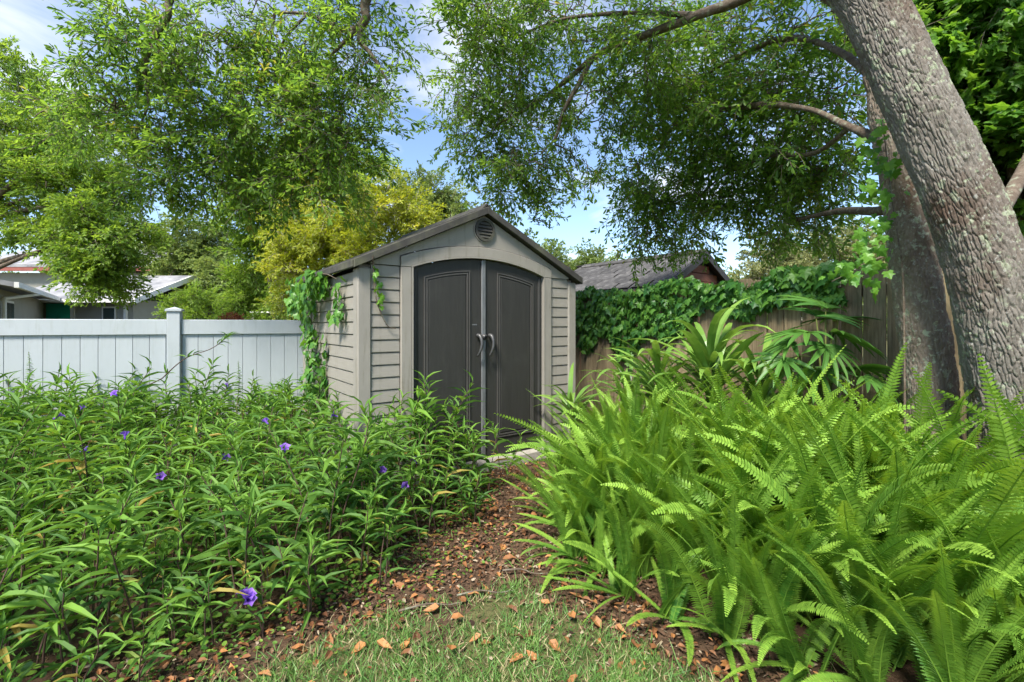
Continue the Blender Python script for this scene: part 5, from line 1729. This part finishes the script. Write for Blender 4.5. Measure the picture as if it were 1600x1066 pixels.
scatter(lb, (CV, CF), np.stack([x, y, ground_z(x, y) + rg.uniform(.002, .022, n)], -1), np.stack([np.cos(az), np.sin(az), rg.normal(0, .22, n)], -1), np.stack([rg.normal(0, .35, n), rg.normal(0, .35, n), np.ones(n)], -1), s, s * rg.uniform(.16, .6, n), tint)
link('mulch', lb.mesh('mulch', [M['chip']]), kind='stuff', label='red-brown bark mulch and leaf litter on the path to the shed', cat='mulch')

N = 6000
x = rg.uniform(-1.9, 1.7, N); y = rg.uniform(1.5, 4.6, N)
ok = np.array([not in_shed(a, b2, .08) for a, b2 in zip(x, y)])
l_, r_ = edge_x(BED_L, y), edge_x(BED_R, y)
ok &= (x > l_ - .35) & (x < r_ + .3) & (rg.uniform(0, 1, N) < np.clip(.75 + .8 * vnoise(x * 3, y * 3, 33) - .62 * turf_amount(x, y), 0, 1))
x, y = x[ok], y[ok]; n = len(x)
OV, OF = leaf_shape('oak'); OV = OV.copy(); OV[:, 2] *= 2.5
lb = LB()
az = rg.uniform(0, 6.28, n); s = rg.uniform(.016, .050, n)
scatter(lb, (OV, OF), np.stack([x, y, ground_z(x, y) + rg.uniform(.012, .03, n)], -1), np.stack([np.cos(az), np.sin(az), rg.normal(0, .25, n)], -1), np.stack([rg.normal(0, .4, n), rg.normal(0, .4, n), np.ones(n)], -1), s, s * rg.uniform(.4, .7, n), rg.beta(1.6, 2.4, n))
link('leaf_litter', lb.mesh('leaf_litter', [M['dead_leaf']]), kind='stuff', label='orange-brown oak leaf litter strewn along the path', cat='leaf litter')

# low round-leaved cover under the petunias and along the path
N = 26000
x = rg.uniform(-2.8, .3, N); y = rg.uniform(1.2, 4.2, N)
l_ = edge_x(BED_L, y)
pr = np.clip(1 - np.abs(x - l_ + .12) / .55, 0, 1) * np.clip(.35 + .9 * vnoise(x * 3.3, y * 3.3, 40), 0, 1) * .7 + .22 * (x < l_)
ok = rg.uniform(0, 1, N) < pr
x, y = x[ok], y[ok]; n = len(x)
lb = LB()
az = rg.uniform(0, 6.28, n)
inb = np.clip((edge_x(BED_L, y) - x) / .3, 0, 1)
s = rg.uniform(.010, .024, n) + inb * rg.uniform(0, .03, n)
z = ground_z(x, y) + rg.uniform(.006, .03, n) + inb * rg.uniform(0, .10, n)
scatter(lb, leaf_shape('round'), np.stack([x, y, z], -1), np.stack([np.cos(az), np.sin(az), rg.normal(0, .3, n)], -1), np.stack([rg.normal(0, .35, n), rg.normal(0, .35, n), np.ones(n)], -1), s, s * .75, rg.uniform(0, 1, n))
link('ground_cover', lb.mesh('ground_cover', [M['cover']]), kind='stuff', label='low round-leaved ground cover creeping at the petunia bed edge', cat='ground cover')

# fallen leaves that can be told apart
DL = []
for k in range(4):
    V, F = leaf_shape('oak')
    V = V.copy(); V[:, 1] *= .62; V[:, 2] = V[:, 2] * 2.2 + .12 * np.sin(V[:, 0] * 4 + k)
    DL.append(mesh_np('fallen_leaf', V, [F], M['dead_leaf'], np.full(len(V), .2 + .2 * k)))
for k in range(64):
    while True:
        y = rg.uniform(1.75, 3.9); xx = rg.uniform(-1.2, 1.2)
        if edge_x(BED_L, y) - .05 < xx < edge_x(BED_R, y) + .1: break
    s = rg.uniform(.05, .085)
    o = link('fallen_leaf', DL[k % 4], None, (xx, y, float(ground_z(xx, y)) + .022), (rg.normal(0, .3), rg.normal(0, .3), rg.uniform(0, 6.28)), 'orange-brown fallen leaf lying on the ' + ('mulch path' if y > 2.6 else 'thin lawn'), 'leaf', 'fallen leaves on the mulch path' if y > 2.6 else 'fallen leaves on the lawn')
    o.scale = (s, s, s)
# fallen twigs
for k, (px, py, L, a) in enumerate([(680, 955, .35, .2), (760, 940, .3, .1), (600, 880, .28, .5), (820, 905, .25, -.2)]):
    Z = FPX * CAMZ / (py - HOR)
    q = P(px, py, Z)
    tw = smooth_path([(-L / 2, 0, .02), (-L * .1, .015, .03), (L * .2, -.01, .028), (L / 2, .02, .02)], 10)
    V, F = tube_np(tw, np.linspace(.006, .002, 10), 5)
    link('fallen_twig', mesh_np('fallen_twig', V, [F], M['branch'], None, True), None, (q[0], q[1], float(ground_z(q[0], q[1])) + .005), (0, 0, a), ['brown twig lying on the lawn edge', 'dark twig lying at the middle of the path', 'twig beside the petunia bed', 'thin twig beside the ferns'][k], 'twig')
